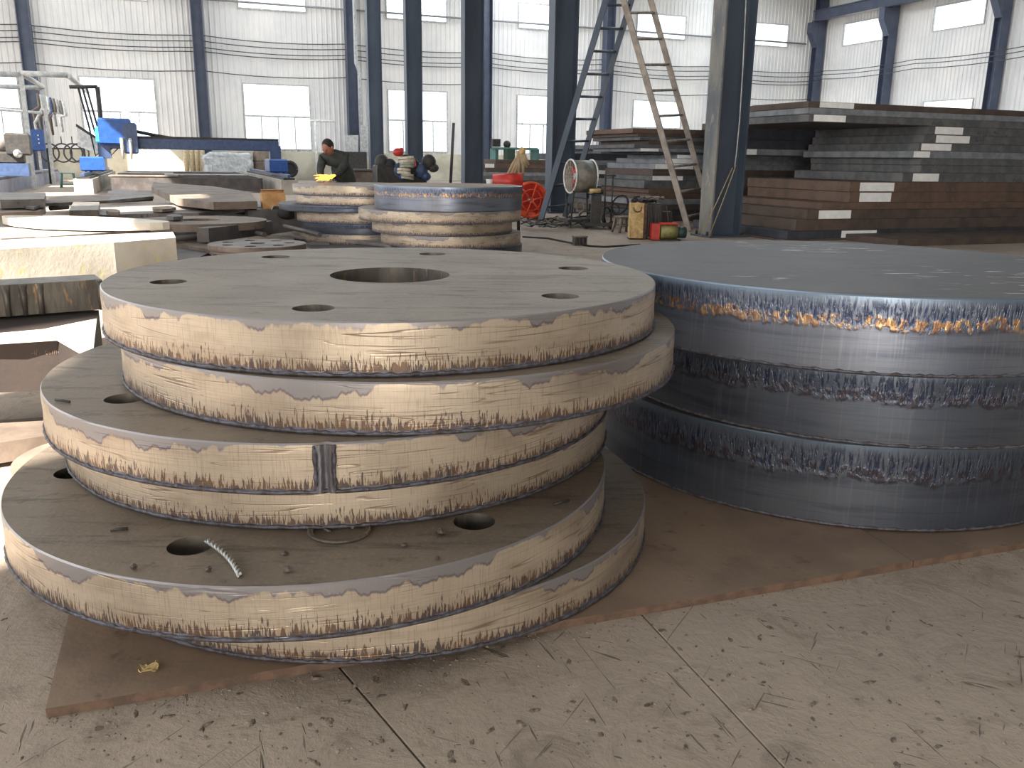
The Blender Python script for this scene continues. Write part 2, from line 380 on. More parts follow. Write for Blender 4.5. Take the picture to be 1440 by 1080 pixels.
nplane=lambda a,d,z: P(a,VN+d,z)
fw=[]; nwin=[0]
def window(plane, a0, a1, z0, z1, kind):
    nwin[0]+=1; w_=struct(thing(f'window_{nwin[0]}', plane((a0+a1)/2,0,z0),'x','x')); del w_['label']; del w_['category']
    def bar(x0,x1,y0,y1,nm='window_frame',dep=.07):
        m=MB(); p=[plane(x,d,z) for d in(-.02,dep) for x,z in((x0,y0),(x1,y0),(x1,y1),(x0,y1))]
        m.add(p,[(0,1,2,3),(7,6,5,4),(0,4,5,1),(1,5,6,2),(2,6,7,3),(3,7,4,0)]); return m.build(nm,M_frame,w_)
    t=.06
    bar(a0,a1,z0,z0+t); bar(a0,a1,z1-t,z1); bar(a0,a0+t,z0+t,z1-t); bar(a1-t,a1,z0+t,z1-t)
    if kind=='low':
        zt=3.02; bar(a0+t,a1-t,zt-.04,zt+.04,'transom'); xs=[a0+t]
        for k in(1,2,3):
            xm=a0+(a1-a0)*k/4; bar(xm-.025,xm+.025,z0+t,zt-.04,'mullion',.05); xs+=[xm]
        xs.append(a1-t)
        for k in range(4):
            MB().add([plane(x,.0,z) for x,z in((xs[k],z0+t),(xs[k+1],z0+t),(xs[k+1],zt),(xs[k],zt))],[(0,1,2,3)]).build('pane',M_glass,w_)
        MB().add([plane(x,.0,z) for x,z in((a0,zt),(a1,zt),(a1,z1),(a0,z1))],[(0,1,2,3)]).build('pane',M_glass,w_)
    else:
        MB().add([plane(x,.0,z) for x,z in((a0,z0),(a1,z0),(a1,z1),(a0,z1))],[(0,1,2,3)]).build('pane',M_glass,w_)
cu=[-5.15+7.08*k for k in range(7)]                       # far wall columns
fwins=[]
for k in range(-1,6):
    a0=-5.15+7.08*k+1.86
    for (z0,z1,kd) in((1.44,4.53,'low'),(7.83,9.13,'high')):
        if k<0: a0=max(a0,UL+.1)
        fwins.append((a0,a0+3.2,z0,z1)); window(fplane,a0,a0+3.2,z0,z1,kd)
clad_wall('wall_far', fplane, UL, UR, fwins)
struct(MB().box(P((UL+UR)/2,VF+.06,.68),UR-UL,.24,1.36).build('wall_far_plinth',M_plinth))
swins=[]
cvs=[VF-.2-6.95*k for k in range(1,8)]
for k in range(7):
    a0=40.35-6.78*k+ (0 if k<1 else .15)
    if k>=1: a0=33.75-6.95*(k-1)
    for (z0,z1,kd) in((1.44,4.43,'low'),(7.83,9.1,'high')):
        swins.append((a0,a0+3.2,z0,z1)); window(splane,a0,a0+3.2,z0,z1,kd)
clad_wall('wall_right', splane, VN, VF, swins)
struct(MB().box(P(UR+.06,(VN+VF)/2,.68),.24,VF-VN,1.36).build('wall_right_plinth',M_plinth))
# left wall: unseen openings, shaped to make the sun patches on the floor and scrap
LOP=[(-3.05,-1.72,0,9.25),(-.75,1.9,0,9.8),(3.0,5.6,1.2,9.15),(8.1,9.6,0,10.2),(15.5,17,4.4,8),(23.2,26.4,0,9.6),(31,32.5,4.4,8),(38.0,40.4,0,11.0)]
clad_wall('wall_left', lplane, VN, VF, LOP, z0=0)
nb=[(-4.7,.3,0,5.2)]
clad_wall('wall_near', nplane, UL, UR, nb, z0=0)
struct(MB().box(P((UL+UR)/2,(VN+VF)/2,ZR+.1),UR-UL+1,VF-VN+1,.12).build('ceiling',M_roof))

# ---------------------------------------------------------------- columns
def h_column(u, v, du, dv, h, label, mat, dust=None, name='steel_column', grp=None, z0=0, tf=.03):
    o=thing(name, P(u,v,z0), label, 'column', grp)
    for s,nm in((-1,'flange'),(1,'flange')):
        MB().box(P(u+s*(du/2-tf/2),v,z0+h/2),tf,dv,h).build(nm, dust if (dust and s<0) else mat, o)
    MB().box(P(u,v,z0+h/2),du-2*tf,.02,h).build('web',mat,o)
    MB().box(P(u,v,z0+.015),du+.18,dv+.2,.03).build('base_plate',mat,o)
    for a in(-1,1):
        for b in(-1,1): MB().tube([P(u+a*(du/2+.05),v+b*(dv/2-.02),z0+.03),P(u+a*(du/2+.05),v+b*(dv/2-.02),z0+.09)],.02,6).build('anchor_bolt',M_black,o)
    return o
rowu=8.22
def row_v(x):
    lo=5;return on_u(x,250,rowu)[0]
names_=['nearest interior H column with a dust-pale left flange, in front of the big plate stack','second interior H column from the right, behind the round drum fan','third interior H column, rising behind the thick blue disc stack','fourth interior H column, slim, between bright window halves','fifth interior H column, slim, right of the bending worker']
for k,x in enumerate((1017,787,664,583,530)):
    h_column(rowu, row_v(x), .56 if k==0 else .56, .34, ZR-.1, names_[k], M_col, M_coldust if k==0 else None, grp='interior columns')
# far wall and side wall columns with brackets
lab=['dark wall column at the far left of the back wall','dark wall column between the two left big windows','dark wall column with a white pipe beside it, left of the interior columns','dark wall column hidden between the interior columns','dark wall column behind the two ladders','dark wall column behind the nearest interior column']
for k in range(6):
    h_column(cu[k], VF-.36, .5, .5, ZR-.1, lab[k], M_colwall, None, 'wall_column', 'back wall columns')
def wall_col(u, v, label):
    o=thing('wall_column', P(u,v), label, 'column', 'right wall columns')
    MB().box(P(u,v-.2,5.5),.55,.03,11).build('flange',M_colwall,o); MB().box(P(u,v+.2,5.5),.55,.03,11).build('flange',M_colwall,o)
    MB().box(P(u,v,5.5),.02,.37,11).build('web',M_colwall,o)
    c=MB(); ring=lambda vv:[P(u-.27,vv,7.9),P(u-.75,vv,8.7),P(u-.75,vv,9.3),P(u-.27,vv,9.3)]
    c.hull(ring(v-.2),ring(v+.2)); c.build('bracket',M_colwall,o)
wall_col(37.3,VF-.35,'navy corner column where back and right walls meet')
wl=['navy wall column right of the corner, between two high windows','navy wall column at the right edge of the view','navy wall column past the right edge of the view']
for k in range(3): wall_col(37.3, (39.4,32.4,25.5)[k], wl[k])
o=thing('crane_beam',P(36.9,20,9.4),'navy crane runway beam high on the right wall','beam')
MB().box(P(36.75,20,9.35),.35,50,.04).build('flange',M_colwall,o); MB().box(P(36.75,20,9.9),.35,50,.04).build('flange',M_colwall,o); MB().box(P(36.75,20,9.62),.03,50,.52).build('web',M_colwall,o)
# cables along the walls
for k,z in enumerate((6.55,6.3,6.02,5.84,4.98)):
    m=MB(); pts=[]
    for i in range(0,43):
        u=UL+.3+(37-UL-.3)*i/42; ph=((u+5.15)/7.08)%1; pts.append(P(u,VF-.14-.02*k,z-.16*4*ph*(1-ph)))
    tag(m.tube(pts,.022,5).build('wall_cable',M_wire),['topmost of the dark cables strung along the back wall','second dark cable from the top along the back wall','third dark cable from the top along the back wall','fourth dark cable from the top along the back wall','single lowest dark cable just above the back wall windows'][k],'cable','cables on the back wall')
for k,z in enumerate((6.5,6.3,6.05)):
    pts=[P(UR-.75,VF-.5-(VF-10)*i/36,z-.12*4*(((VF-39.4+ (VF-10)*i/36*0+ (i/36*(VF-10)))/6.95)%1)*(1-(((VF-39.4+i/36*(VF-10))/6.95)%1))) for i in range(37)]
    tag(MB().tube(pts,.022,5).build('wall_cable',M_wire),['topmost','middle','lowest'][k]+' of three dark cables strung along the right wall','cable','cables on the right wall')
m=MB(); m.tube([P(-3,VF-.22,8.1),P(36.5,VF-.22,8.1)],.05,6); tag(m.build('wall_pipe',plain('grey_pipe',(150,152,156),.5)),'grey pipe running level across the high back windows','pipe')
# white down pipe and conduit by the third wall column
pp=on_v(505,90,VF-.9)[0]
tag(MB().tube([P(pp,VF-.9,0),P(pp,VF-.9,5.2),P(pp-.15,VF-.9,5.6),P(pp-.15,VF-.9,ZR-.2)],.09,8).build('drain_pipe',M_greyw),'pale vertical pipe beside the wall column near the bending worker','pipe')

# ---------------------------------------------------------------- discs
def disc(name, cx, cy, R, z0, z1, mats, label, cat='steel disc', holes=(), seed=0, group=None, seg=200, notch=None, slag=True):
    """mats = (edge, top); holes = (x, y, r) relative to centre"""
    o=thing(name, Vector((cx,cy,z0)), label, cat, group); rnd=random.Random(seed); T=z1-z0
    ph=[rnd.uniform(0,6.28) for _ in range(8)]
    def rr(a,f=1.0):
        r=R*(1+.0012*sin(3*a+ph[0])+.0008*sin(7*a+ph[1])+.0005*sin(23*a+ph[2]))
        if notch:
            d=abs((a-notch[0]+pi)%(2*pi)-pi)
            if d<notch[1]: r-=notch[2]*(1-(d/notch[1])**2)
        return r
    b=.004
    prof=[(-b,0),(0,b),(.0015,T*.25),(0,T*.5),(.001,T*.8),(0,T-b),(-b*.8,T)]
    bm=bmesh.new(); uvl=bm.loops.layers.uv.new('UVMap')
    rings=[[bm.verts.new(((rr(2*pi*i/seg)+d)*cos(2*pi*i/seg),(rr(2*pi*i/seg)+d)*sin(2*pi*i/seg),z)) for i in range(seg)] for d,z in prof]
    for j in range(len(prof)-1):
        for i in range(seg):
            f=bm.faces.new((rings[j][i],rings[j][(i+1)%seg],rings[j+1][(i+1)%seg],rings[j+1][i])); f.smooth=True; f.material_index=0
            for lp,(ii,jj) in zip(f.loops,((i,j),(i+1,j),(i+1,j+1),(i,j+1))): lp[uvl].uv=(2*pi*R*ii/seg, prof[jj][1]/T)
    for rg in (rings[0],rings[1],rings[-2],rings[-1]):
        for i in range(seg): bm.edges.get((rg[i],rg[(i+1)%seg])).smooth=False
    hl=[]
    for (hx,hy,hr) in holes:
        n=40; a=[[bm.verts.new((hx+hr*cos(2*pi*i/n),hy+hr*sin(2*pi*i/n),z)) for i in range(n)] for z in(0,T)]
        for i in range(n):
            f=bm.faces.new((a[0][(i+1)%n],a[0][i],a[1][i],a[1][(i+1)%n])); f.smooth=True; f.material_index=2
        hl.append(a)
    for idx,zz in((0,0),(-1,T)):
        loops=[rings[0 if idx==0 else -1]]+[h[idx] for h in hl]; ed=[]
        for L in loops:
            for i in range(len(L)):
                e=bm.edges.get((L[i],L[(i+1)%len(L)])) or bm.edges.new((L[i],L[(i+1)%len(L)])); ed.append(e)
        r=bmesh.ops.triangle_fill(bm,edges=ed,use_beauty=True,use_dissolve=False,normal=(0,0,1 if idx else -1))
        for g in r['geom']:
            if isinstance(g,bmesh.types.BMFace): g.material_index=1; g.smooth=False
    bmesh.ops.recalc_face_normals(bm,faces=bm.faces)
    me=bpy.data.meshes.new(name); bm.to_mesh(me); bm.free()
    for mm in(mats[0],mats[1],M_block): me.materials.append(mm)
    body=bpy.data.objects.new('disc_body',me); col.objects.link(body); body.parent=o
    if slag:   # beads of slag hanging on the lower rim
        m=MB(); n=seg; prev=None; vs_=[];k=6
        for i in range(n):
            a=2*pi*i/n; rad=.004+.0035*abs(sin(37*a+ph[3])*sin(91*a+ph[4])); c=Vector(((rr(a)+.0005)*cos(a),(rr(a)+.0005)*sin(a),rad+.0015)); dr=Vector((cos(a),sin(a),0))
            vs_ += [c+(dr*cos(2*pi*q/k)+Z*sin(2*pi*q/k))*rad for q in range(k)]
        m.add([v+Vector((cx,cy,z0)) for v in vs_],[(i*k+q,((i+1)%n)*k+q,((i+1)%n)*k+(q+1)%k,i*k+(q+1)%k) for i in range(n) for q in range(k)],True)
        m.build('slag_bead',M_slag,o)
    return o
S=.85; ZB=.02
Ld=[(-.4713,3.2853),(-.4017,3.2423),(-.6451,3.1711),(-.6371,3.2651),(-.6704,2.9276),(-.5031,3.0636)]
Lz=[.7855,.6523,.5227,.3987,.2768,.1457,.0225]
def ring_holes(cx,cy,rp,rh,n,a0,center=0):
    h=[(rp*cos(a0+2*pi*i/n),rp*sin(a0+2*pi*i/n),rh) for i in range(n)]
    if center: h.append((0,0,center))
    return h
# L1 holes located from the picture
def hole_at(x,y,z,cx,cy,r): p=G(x,y,z); return (p.x-cx,p.y-cy,r)
cx,cy=Ld[0][0]*S,Ld[0][1]*S; zt=Lz[0]
h1=[hole_at(x,y,zt,cx,cy,.052) for x,y in((237,396),(441,433),(788,416),(806,377),(388,361),(608,357))]
c1=hole_at(549,386,zt,cx,cy,.19)
holes1=h1+[c1]
labels=['topmost disc of the left stack, dusty top with a large centre hole and bolt holes',
 'second disc from the top of the left stack, jutting out to the right',
 'third disc of the left stack, with a dark vertical weld groove in its rim',
 'thin-looking fourth disc of the left stack, set back under the grooved disc',
 'fifth disc of the left stack, bolt holes, wire and grit on its top',
 'lowest disc of the left stack, lying on the steel floor plate']
tops=[M_top1,M_top2,M_top2,M_top2,M_top2,M_top2]
for k in range(6):
    cx,cy=Ld[k][0]*S,Ld[k][1]*S; zt,zb=Lz[k],Lz[k+1]
    hs=()
    if k==0: hs=holes1
    if k==2: hs=[hole_at(176,560,zt,cx,cy,.052)]+[(0,0,.17)]
    if k==4: hs=[hole_at(268,767,zt,cx,cy,.052),hole_at(667,733,zt,cx,cy,.052),hole_at(104,664,zt,cx,cy,.052),(0,0,.17)]
    nt=None
    if k==2:
        p=G(456,625,zt); nt=(atan2(p.y-cy,p.x-cx),.012,.012)
    disc('steel_disc',cx,cy,S,zb,zt-.0004,(M_tan[k],tops[k]),labels[k],holes=hs,seed=k,group='discs of the left stack',seg=360,notch=nt)
    if k==2:
        wm=MB(); a=nt[0]; d=Vector((cos(a),sin(a),0)); c=Vector((cx,cy,0))
        for da in(-.026,.024):
            dd=Vector((cos(a+da),sin(a+da),0)); wm.tube([c+dd*(S+.001)+Z*(zb+.006+ (zt-zb-.012)*i/9)+Vector((random.uniform(-.001,.001),0,0)) for i in range(10)],[random.uniform(.004,.0075) for _ in range(10)],6)
        last=[q for q in col.objects if q.name.startswith('steel_disc')][-1]
        wm.build('weld_bead',M_slag,last)
        pm_=MB(); na=16; nz=10; vs_=[]
        for j_ in range(nz+1):
            for i_ in range(na+1):
                t_=i_/na*2-1; wd=.030*(1+.5*abs(j_/nz*2-1)**2+.12*sin(j_*2.3)); aa=a+t_*wd*.75; r_=S+.0085*(1-t_**4)-.0005+.0006*sin(i_*5+j_*3)
                if abs(aa-a)<.012: r_-=.010*(1-((aa-a)/.012)**2)
                vs_.append(c+Vector((cos(aa),sin(aa),0))*r_+Z*(zb+.004+(zt-zb-.008)*j_/nz))
        pm_.add(vs_,[(j_*(na+1)+i_,j_*(na+1)+i_+1,(j_+1)*(na+1)+i_+1,(j_+1)*(na+1)+i_) for j_ in range(nz) for i_ in range(na)],True)
        pm_.build('weld_patch',dirty('weld_scale',(136,136,144),(92,88,92),40,.5,.5,.5,90,.003,(1,1,.3)),last)
QR=1.0897*S; Qd=[(1.5017,3.9934),(1.5857,4.0541),(1.5254,4.0804)]; Qz=[.7797,.5418,.3043,.0225]
ql=['topmost thick blue disc of the right stack, orange heat stains under its rim','middle thick blue-grey disc of the right stack','lowest thick blue-grey disc of the right stack, resting on the floor plate']
for k in range(3):
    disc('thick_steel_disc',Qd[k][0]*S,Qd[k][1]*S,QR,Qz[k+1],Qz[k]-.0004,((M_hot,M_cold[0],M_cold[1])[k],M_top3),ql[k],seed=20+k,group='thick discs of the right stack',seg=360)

# floor plates under the stacks
def poly_prism(pts, z0, z1, name, mats, label, cat, group=None, edge=None):
    m=MB(); m.prism([(p.x,p.y) for p in pts],z0,z1); me=m.build(name,mats)
    tag(me,label,cat,group); 
    if edge:
        me.data.materials.append(edge)
        for f in me.data.polygons:
            if abs(f.normal.z)<.5: f.material_index=1
    return me
zpl=.0222
A=G(64,997,zpl); B=G(1284,789,zpl); Cc=G(1440,765,zpl); dA=(B-A).normalized(); nA=Vector((-dA.y,dA.x,0)); left=(G(95,872,zpl)-A).normalized()
sm=(G(1227,754,zpl)-B).normalized()
poly_prism([A,B,B+sm*3.4,A+left*3.4],.0,zpl,'steel_plate',M_rust,'large thin brown steel plate on the floor under both disc stacks','steel plate',edge=M_rust_edge)
B2=B+dA*.004
poly_prism([B2,B2+dA*2.6,B2+dA*2.6+sm*3.4,B2+sm*3.4],.0,zpl-.0015,'steel_plate',M_rust,'thin brown steel plate butted at the right under the blue discs','steel plate',edge=M_rust_edge)

# small things lying on the discs and the plate
z5=Lz[4]
m=MB(); a=G(291,760,z5+.02); b=G(337,809,z5+.006); n=150; d=b-a; side=Vector((-d.y,d.x,0)).normalized()
cpts=[a+d*(i/n)+side*(.010*sin(i/n*3.1)) for i in range(n+1)]
for s_ in(0,pi):
    m.tube([p+(side*cos(i*.26+s_)+Z*sin(i*.26+s_))*.0036 for i,p in enumerate(cpts)],.0036,6)
tag(m.build('twisted_wire',M_steel),'short piece of twisted silver wire poking out of a bolt hole','wire')
m=MB(); c=G(478,747,z5); c.z=z5+.0045
for rr_,hh in((.072,.004),(.066,.003)):
    m.tube([c+Vector((rr_*cos(t*pi/24),rr_*sin(t*pi/24),hh-.004)) for t in range(49)],.0045,6,False)
m.tube([c+Vector((.033*cos(t*pi/12)-.005,.028*sin(t*pi/12)+.012,0)) for t in range(17)],.004,6)
tag(m.build('wire_ring',M_block),'small rusty ring of wire half under the fourth disc of the left stack','wire ring')
def pebble(x,y,z,r,label,mat=M_block,grp='grit on the discs'):
    c=G(x,y,z); bm=bmesh.new(); bmesh.ops.create_icosphere(bm,subdivisions=1,radius=r)
    for v in bm.verts: v.co=Vector((v.co.x*random.uniform(.7,1.3),v.co.y*random.uniform(.7,1.3),v.co.z*random.uniform(.5,.8)))
    zm=min(v.co.z for v in bm.verts)
    me=bpy.data.meshes.new('slag_crumb'); bm.to_mesh(me); bm.free(); me.materials.append(mat); o=bpy.data.objects.new('slag_crumb',me); col.objects.link(o); o.location=(c.x,c.y,z-zm); tag(o,label,'slag crumb',grp)
for x,y,r,l in((293,803,.009,'pale slag crumb left of the twisted wire end on the fifth disc'),(400,780,.009,'slag crumb below the wire ring on the fifth disc'),(405,804,.012,'flat grey slag crumb near the front rim of the fifth disc'),(188,801,.010,'round brown slag crumb left of the big hole on the fifth disc'),(620,752,.012,'dark slag crumb left of the right hole on the fifth disc'),(615,787,.007,'tiny pale slag crumb near the front rim of the fifth disc'),(568,768,.008,'small dark slag crumb between wire ring and right hole')):
    pebble(x,y,z5,r,l)
for (p0,p1,z,l) in (((98,565),(78,562),Lz[2],'short dark rod end lying at the left rim of the third disc'),((778,709),(800,704),z5,'thin dark sliver lying right of the right hole on the fifth disc'),((155,746),(180,743),z5,'thin dark sliver lying near the left rim of the fifth disc')):
    a,b=G(*p0,z+.004),G(*p1,z+.004); tag(MB().tube([a,a.lerp(b,.5)+Z*.001,b],.0035,6).build('steel_sliver',M_black),l,'sliver','slivers on the discs')
# dry leaf on the floor plate
m=MB(); c=G(209,942,zpl); 
for dx,dy,rot,s_ in((0,0,.3,1),(.014,.008,1.5,.8),(-.012,.004,2.6,.7)):
    pts=[]
    for i in range(9):
        tt=-pi/2+pi*i/8; pts.append((sin(tt)*.022*s_, cos(tt)*.010*s_, .006+.006*sin(tt*2)))
    for i in range(7,0,-1):
        tt=-pi/2+pi*i/8; pts.append((sin(tt)*.022*s_, -cos(tt)*.010*s_, .003+.004*cos(tt*3)))
    w3=[c+Vector((dx+p[0]*cos(rot)-p[1]*sin(rot),dy+p[0]*sin(rot)+p[1]*cos(rot),p[2])) for p in pts]
    m.add(w3,[tuple(range(len(w3)))]); m.add([q+Z*.001 for q in w3],[tuple(range(len(w3)))[::-1]])
tag(m.build('dry_leaf',plain('dry_leaf',(200,176,120),.8)),'small crumpled pale leaf lying on the brown floor plate','leaf')
# grit strewn over the concrete and along the plate edge: nobody could count it
rg=random.Random(21); m=MB()
for i in range(150):
    p=G(rg.uniform(0,1440),rg.uniform(850,1078))
    if (p-A).dot(nA)>-.02 and (p-A).dot(dA)>-.15: continue
    r=rg.uniform(.003,.009); n=rg.choice((4,5,6)); a0=rg.uniform(0,6.28); st=rg.uniform(1,2.6); hz_=rg.uniform(.001,.004)
    ln=Vector((cos(a0*3),sin(a0*3),0)); wd=Vector((-ln.y,ln.x,0))
    ring_=[p+ln*(r*st*cos(a0+2*pi*k/n)*rg.uniform(.6,1.2))+wd*(r*sin(a0+2*pi*k/n)*rg.uniform(.6,1.2)) for k in range(n)]
    up_=[q_.lerp(p,.35)+Z*hz_*rg.uniform(.5,1.4) for q_ in ring_]
    m.add(ring_+up_,[(k,(k+1)%n,n+(k+1)%n,n+k) for k in range(n)]+[tuple(range(n,2*n))])
tag(m.build('slag_flakes',dirty('slag_flake',(128,116,102),(74,64,56),90,.8,.1,.2)),'flat dark slag flakes scattered over the concrete in front','slag flakes',kind='stuff')
bm=bmesh.new()
for i in range(1500):
    if i<500: p=A+dA*random.uniform(0,3.2)-nA*abs(random.gauss(0,.03)); r=random.uniform(.0012,.003)
    else:
        p=G(random.uniform(0,1440),random.uniform(800,1075)); r=random.uniform(.001,.0045)*random.random()+.001
        if (p-A).dot(nA)>-.003 and (p-A).dot(dA)>-.15: continue
    mt=Matrix.Translation((p.x,p.y,r*.4))@Matrix.Rotation(random.random()*6,4,'Z')@Matrix.Diagonal((random.uniform(.7,1.8),1,.6,1))
    bmesh.ops.create_icosphere(bm,subdivisions=0 if False else 1,radius=r,matrix=mt) if i%7==0 else bmesh.ops.create_cone(bm,segments=5,radius1=r,radius2=r*.5,depth=r,cap_ends=True,matrix=mt)
me=bpy.data.meshes.new('grit'); bm.to_mesh(me); bm.free(); me.materials.append(dirty('grit',(150,138,122),(90,80,70),80,.9,0,0)); go=bpy.data.objects.new('grit',me); col.objects.link(go)
tag(go,'fine grit and slag dust strewn over the concrete by the plate edge','grit',kind='stuff')

# ---------------------------------------------------------------- sheet stacks
def ordinal(k): return ['topmost','second','third','fourth','fifth','sixth','seventh','eighth','ninth','tenth','eleventh','twelfth','thirteenth','fourteenth','fifteenth','sixteenth','seventeenth','eighteenth','nineteenth','twentieth'][k]
CN=dict(grey='grey',dark='dark',light='pale',rust='orange-brown',brown='brown')
def plate_stack(rows, v0, wid, length, where, grp, base_z=0.0, jitter=0, clabel=True):
    """rows: (corner px x, y top, y bottom, colour, [tags (x0,y0,x1,y1)]) from the top down"""
    prevz=None; built=[]
    for k,r in enumerate(rows):
        x,yt,yb,cn=r[:4]; tags=r[4] if len(r)>4 else []; L=r[5] if len(r)>5 else length
        u,zt=on_v(x,yt,v0); _,zb=on_v(x,yb,v0)
        if prevz is not None: zt=prevz
        if zb<base_z+.02 or k==len(rows)-1: zb=base_z
        if zt-zb<.01: break
        prevz=zb
        jv=random.uniform(-jitter,jitter); W=wid
        o=thing('steel_plate',P(u+L/2,v0+jv+W/2,zb),'','steel plate',grp)
        o['label']=f"{CN[cn]} plate{' with white mark' if tags else ''}, {ordinal(k)} from the top of {where}".replace('topmost from the top','topmost')
        MB().box(P(u+L/2,v0+jv+W/2,(zt+zb)/2),L,W,zt-zb-.0005,b=.006).build('plate_body',M_plates[cn],o)
        if zb==base_z: rows=rows[:k+1]
        for (x0,y0,x1,y1) in tags:
            if x1<x:      # on the end face (facing the camera's left)
                va,za=on_u(x0,(y0+y1)/2,u); vb,_=on_u(x1,(y0+y1)/2,u); va,vb=sorted((va,vb)); va=max(va,v0+jv+.02); vb=min(max(vb,va+.2),v0+jv+W-.02)
                MB().box(P(u-.004,(va+vb)/2,(zt+zb)/2),.006,vb-va,(zt-zb)*.86).build('paint_mark',M_tag,o)
            else:
                ua,_=on_v(x0,y0,v0); ub,_=on_v(x1,y0,v0); ua=max(ua,u+.01)
                MB().box(P((ua+ub)/2,v0+jv-.004,(zt+zb)/2),ub-ua,.006,(zt-zb)*.86).build('paint_mark',M_tag,o)
        built.append(o)
        if zb==base_z: break
    return built
big=[(1137,142,151,'brown',[(1153,145,1201,153)]),(1137,151,160,'light'),(1138,160,171,'grey',[(1145,158,1190,169)]),
 (1305,177,189,'grey',[(1316,176,1355,189)]),(1300,189,201,'grey',[(1317,190,1364,203)]),(1293,201,212,'grey',[(1296,203,1338,214)]),
 (1285,211,222,'light',[(1259,212,1308,223)]),(1296,222,232,'grey'),(1296,232,243,'grey'),(1270,243,256,'grey',[(1284,247,1320,256)]),
 (1196,256,270,'rust',[(1209,263,1257,273)]),(1196,270,285,'rust',[(1209,274,1253,284)]),(1156,285,295,'rust'),(1136,295,309,'brown',[(1152,295,1197,306)]),
 (1120,311,325,'brown'),(1108,326,337,'dark',[(1183,330,1232,338)]),(1100,339,352,'brown')]
vb0=P(0,0).x
cb=G(1137,352); ub_,vb_=uv_of(cb)
vb_=10.85
plate_stack(big, vb_, 2.6, 9.0, 'the big right stack', 'plates of the big stack at the right')
u9,_=on_v(1262,345,9.75); t9=thing('steel_plate',P(u9+4,10.28,0),'dark brown plate lying on the floor before the big right stack','steel plate')
MB().box(P(u9+4,10.28,.05),8,1.06,.10,b=.004).build('plate_body',M_plates['brown'],t9)
bigp=[o_ for o_ in col.objects if o_.get('group')=='plates of the big stack at the right']
for pi_,(x0,x1,y0,y1,n_) in ((3,(1374,1404,184,192,8)),(4,(1366,1384,192,200,5))):
    m=MB(); rr_=random.Random(pi_)
    for k in range(n_):
        xa=x0+(x1-x0)*k/n_; pts=[on_v(xa+rr_.uniform(0,3),y0+(y1-y0)*rr_.random(),vb_) for _ in range(3)]; m.tube([P(u_,vb_-.003,z_) for u_,z_ in pts],.007,4)
    m.build('chalk_scribble',M_scratch,bigp[pi_])['kind']='stuff'
# stack of thinner plates further back, seen between ladders and column
v1=uv_of(G(905,312))[1]
def thin(xs, y0, n, step, cols):
    rows=[]; y=y0
    for k in range(n):
        x=xs[k%len(xs)]+random.uniform(-4,4); c=cols[k%len(cols)]; st=step*random.uniform(.85,1.2)
        tg=[(x+2,y,x+random.uniform(14,26),y+st)] if random.random()<.45 else []
        rows.append((x,y,y+st,c,tg)); y+=st
    return rows
rowsB=[(890,180,187,'rust'),(897,188,192,'brown'),(900,193,197,'grey'),(912,197,203,'brown'),(892,204,208,'grey'),(900,208,213,'light',[(900,208,926,214)]),(926,213,217,'dark'),(952,217,223,'light',[(952,217,976,224)]),(935,224,230,'light',[(932,224,976,231)]),(921,231,238,'light',[(921,231,975,238)]),(918,239,247,'brown'),(917,248,254,'grey',[(917,248,960,254)]),(906,258,265,'grey'),(912,265,272,'rust'),(915,272,280,'rust'),(893,281,288,'light',[(893,281,912,288)]),(905,288,296,'brown'),(900,297,303,'dark'),(905,304,309,'brown')]
plate_stack(rowsB, v1, 2.0, 5.5, 'the stack behind the pale ladder', 'plates behind the pale ladder', base_z=0)
v2=18.6
rowsC=[(830,204,210,'grey',[(832,204,856,208)]),(845,210,216,'light'),(806,217,225,'dark'),(862,218,224,'light'),(836,226,232,'light',[(880,226,923,231)]),(842,233,239,'grey'),(822,240,245,'light',[(828,241,870,245)]),(835,247,254,'brown'),(830,255,262,'brown',[(838,257,872,262)]),(845,263,270,'grey'),(825,271,279,'dark'),(832,280,287,'grey'),(828,288,295,'brown'),(830,296,303,'dark')]
rowsC=[r for r in rowsC if r[1]!=218]
plate_stack(rowsC, v2, 2.0, 3.4, 'the stack behind the drum fan', 'plates behind the drum fan')
v3=uv_of(G(700,275))[1]
rowsD=[(697,224,230,'brown'),(680,230,236,'rust',[(682,230,695,235)]),(684,237,242,'brown'),(676,243,247,'light'),(679,248,253,'grey'),(675,254,259,'brown'),(680,260,265,'grey'),(676,266,271,'dark')]
plate_stack(rowsD, v3, 2.0, 3.6, 'the stack behind the red machine', 'plates behind the red machine')
# dark plates seen in the gap left of the big stack
v4=vb_+2.85
rowsE=[(1040,171,181,'brown'),(1043,182,196,'dark'),(1043,197,209,'dark'),(1047,211,218,'light',[(1047,211,1064,217)]),(1072,212,219,'light',[(1072,212,1106,219)]),(1055,224,232,'grey',[(1060,224,1098,231)]),(1048,233,241,'light',[(1048,233,1090,241)]),(1040,242,252,'dark'),(1040,253,262,'dark'),(1036,263,275,'dark'),(1032,276,290,'brown'),(1030,291,305,'dark'),(1030,306,318,'brown')]
plate_stack(rowsE, v4, 1.2, 7.0, 'the stack behind the big one', 'plates hidden behind the big stack')

# ---------------------------------------------------------------- far disc stacks
def far_stack(items, cx0, cy0, grp, where):
    z=None
    for k,(xl,xr,yt,yb,kind,R) in enumerate(items):
        pass
cyS2=10.4
def sx(x,Y,y=290): return AY(x,y,Y).x
def zat(y,Y,x=630): return AY(x,y,Y).z
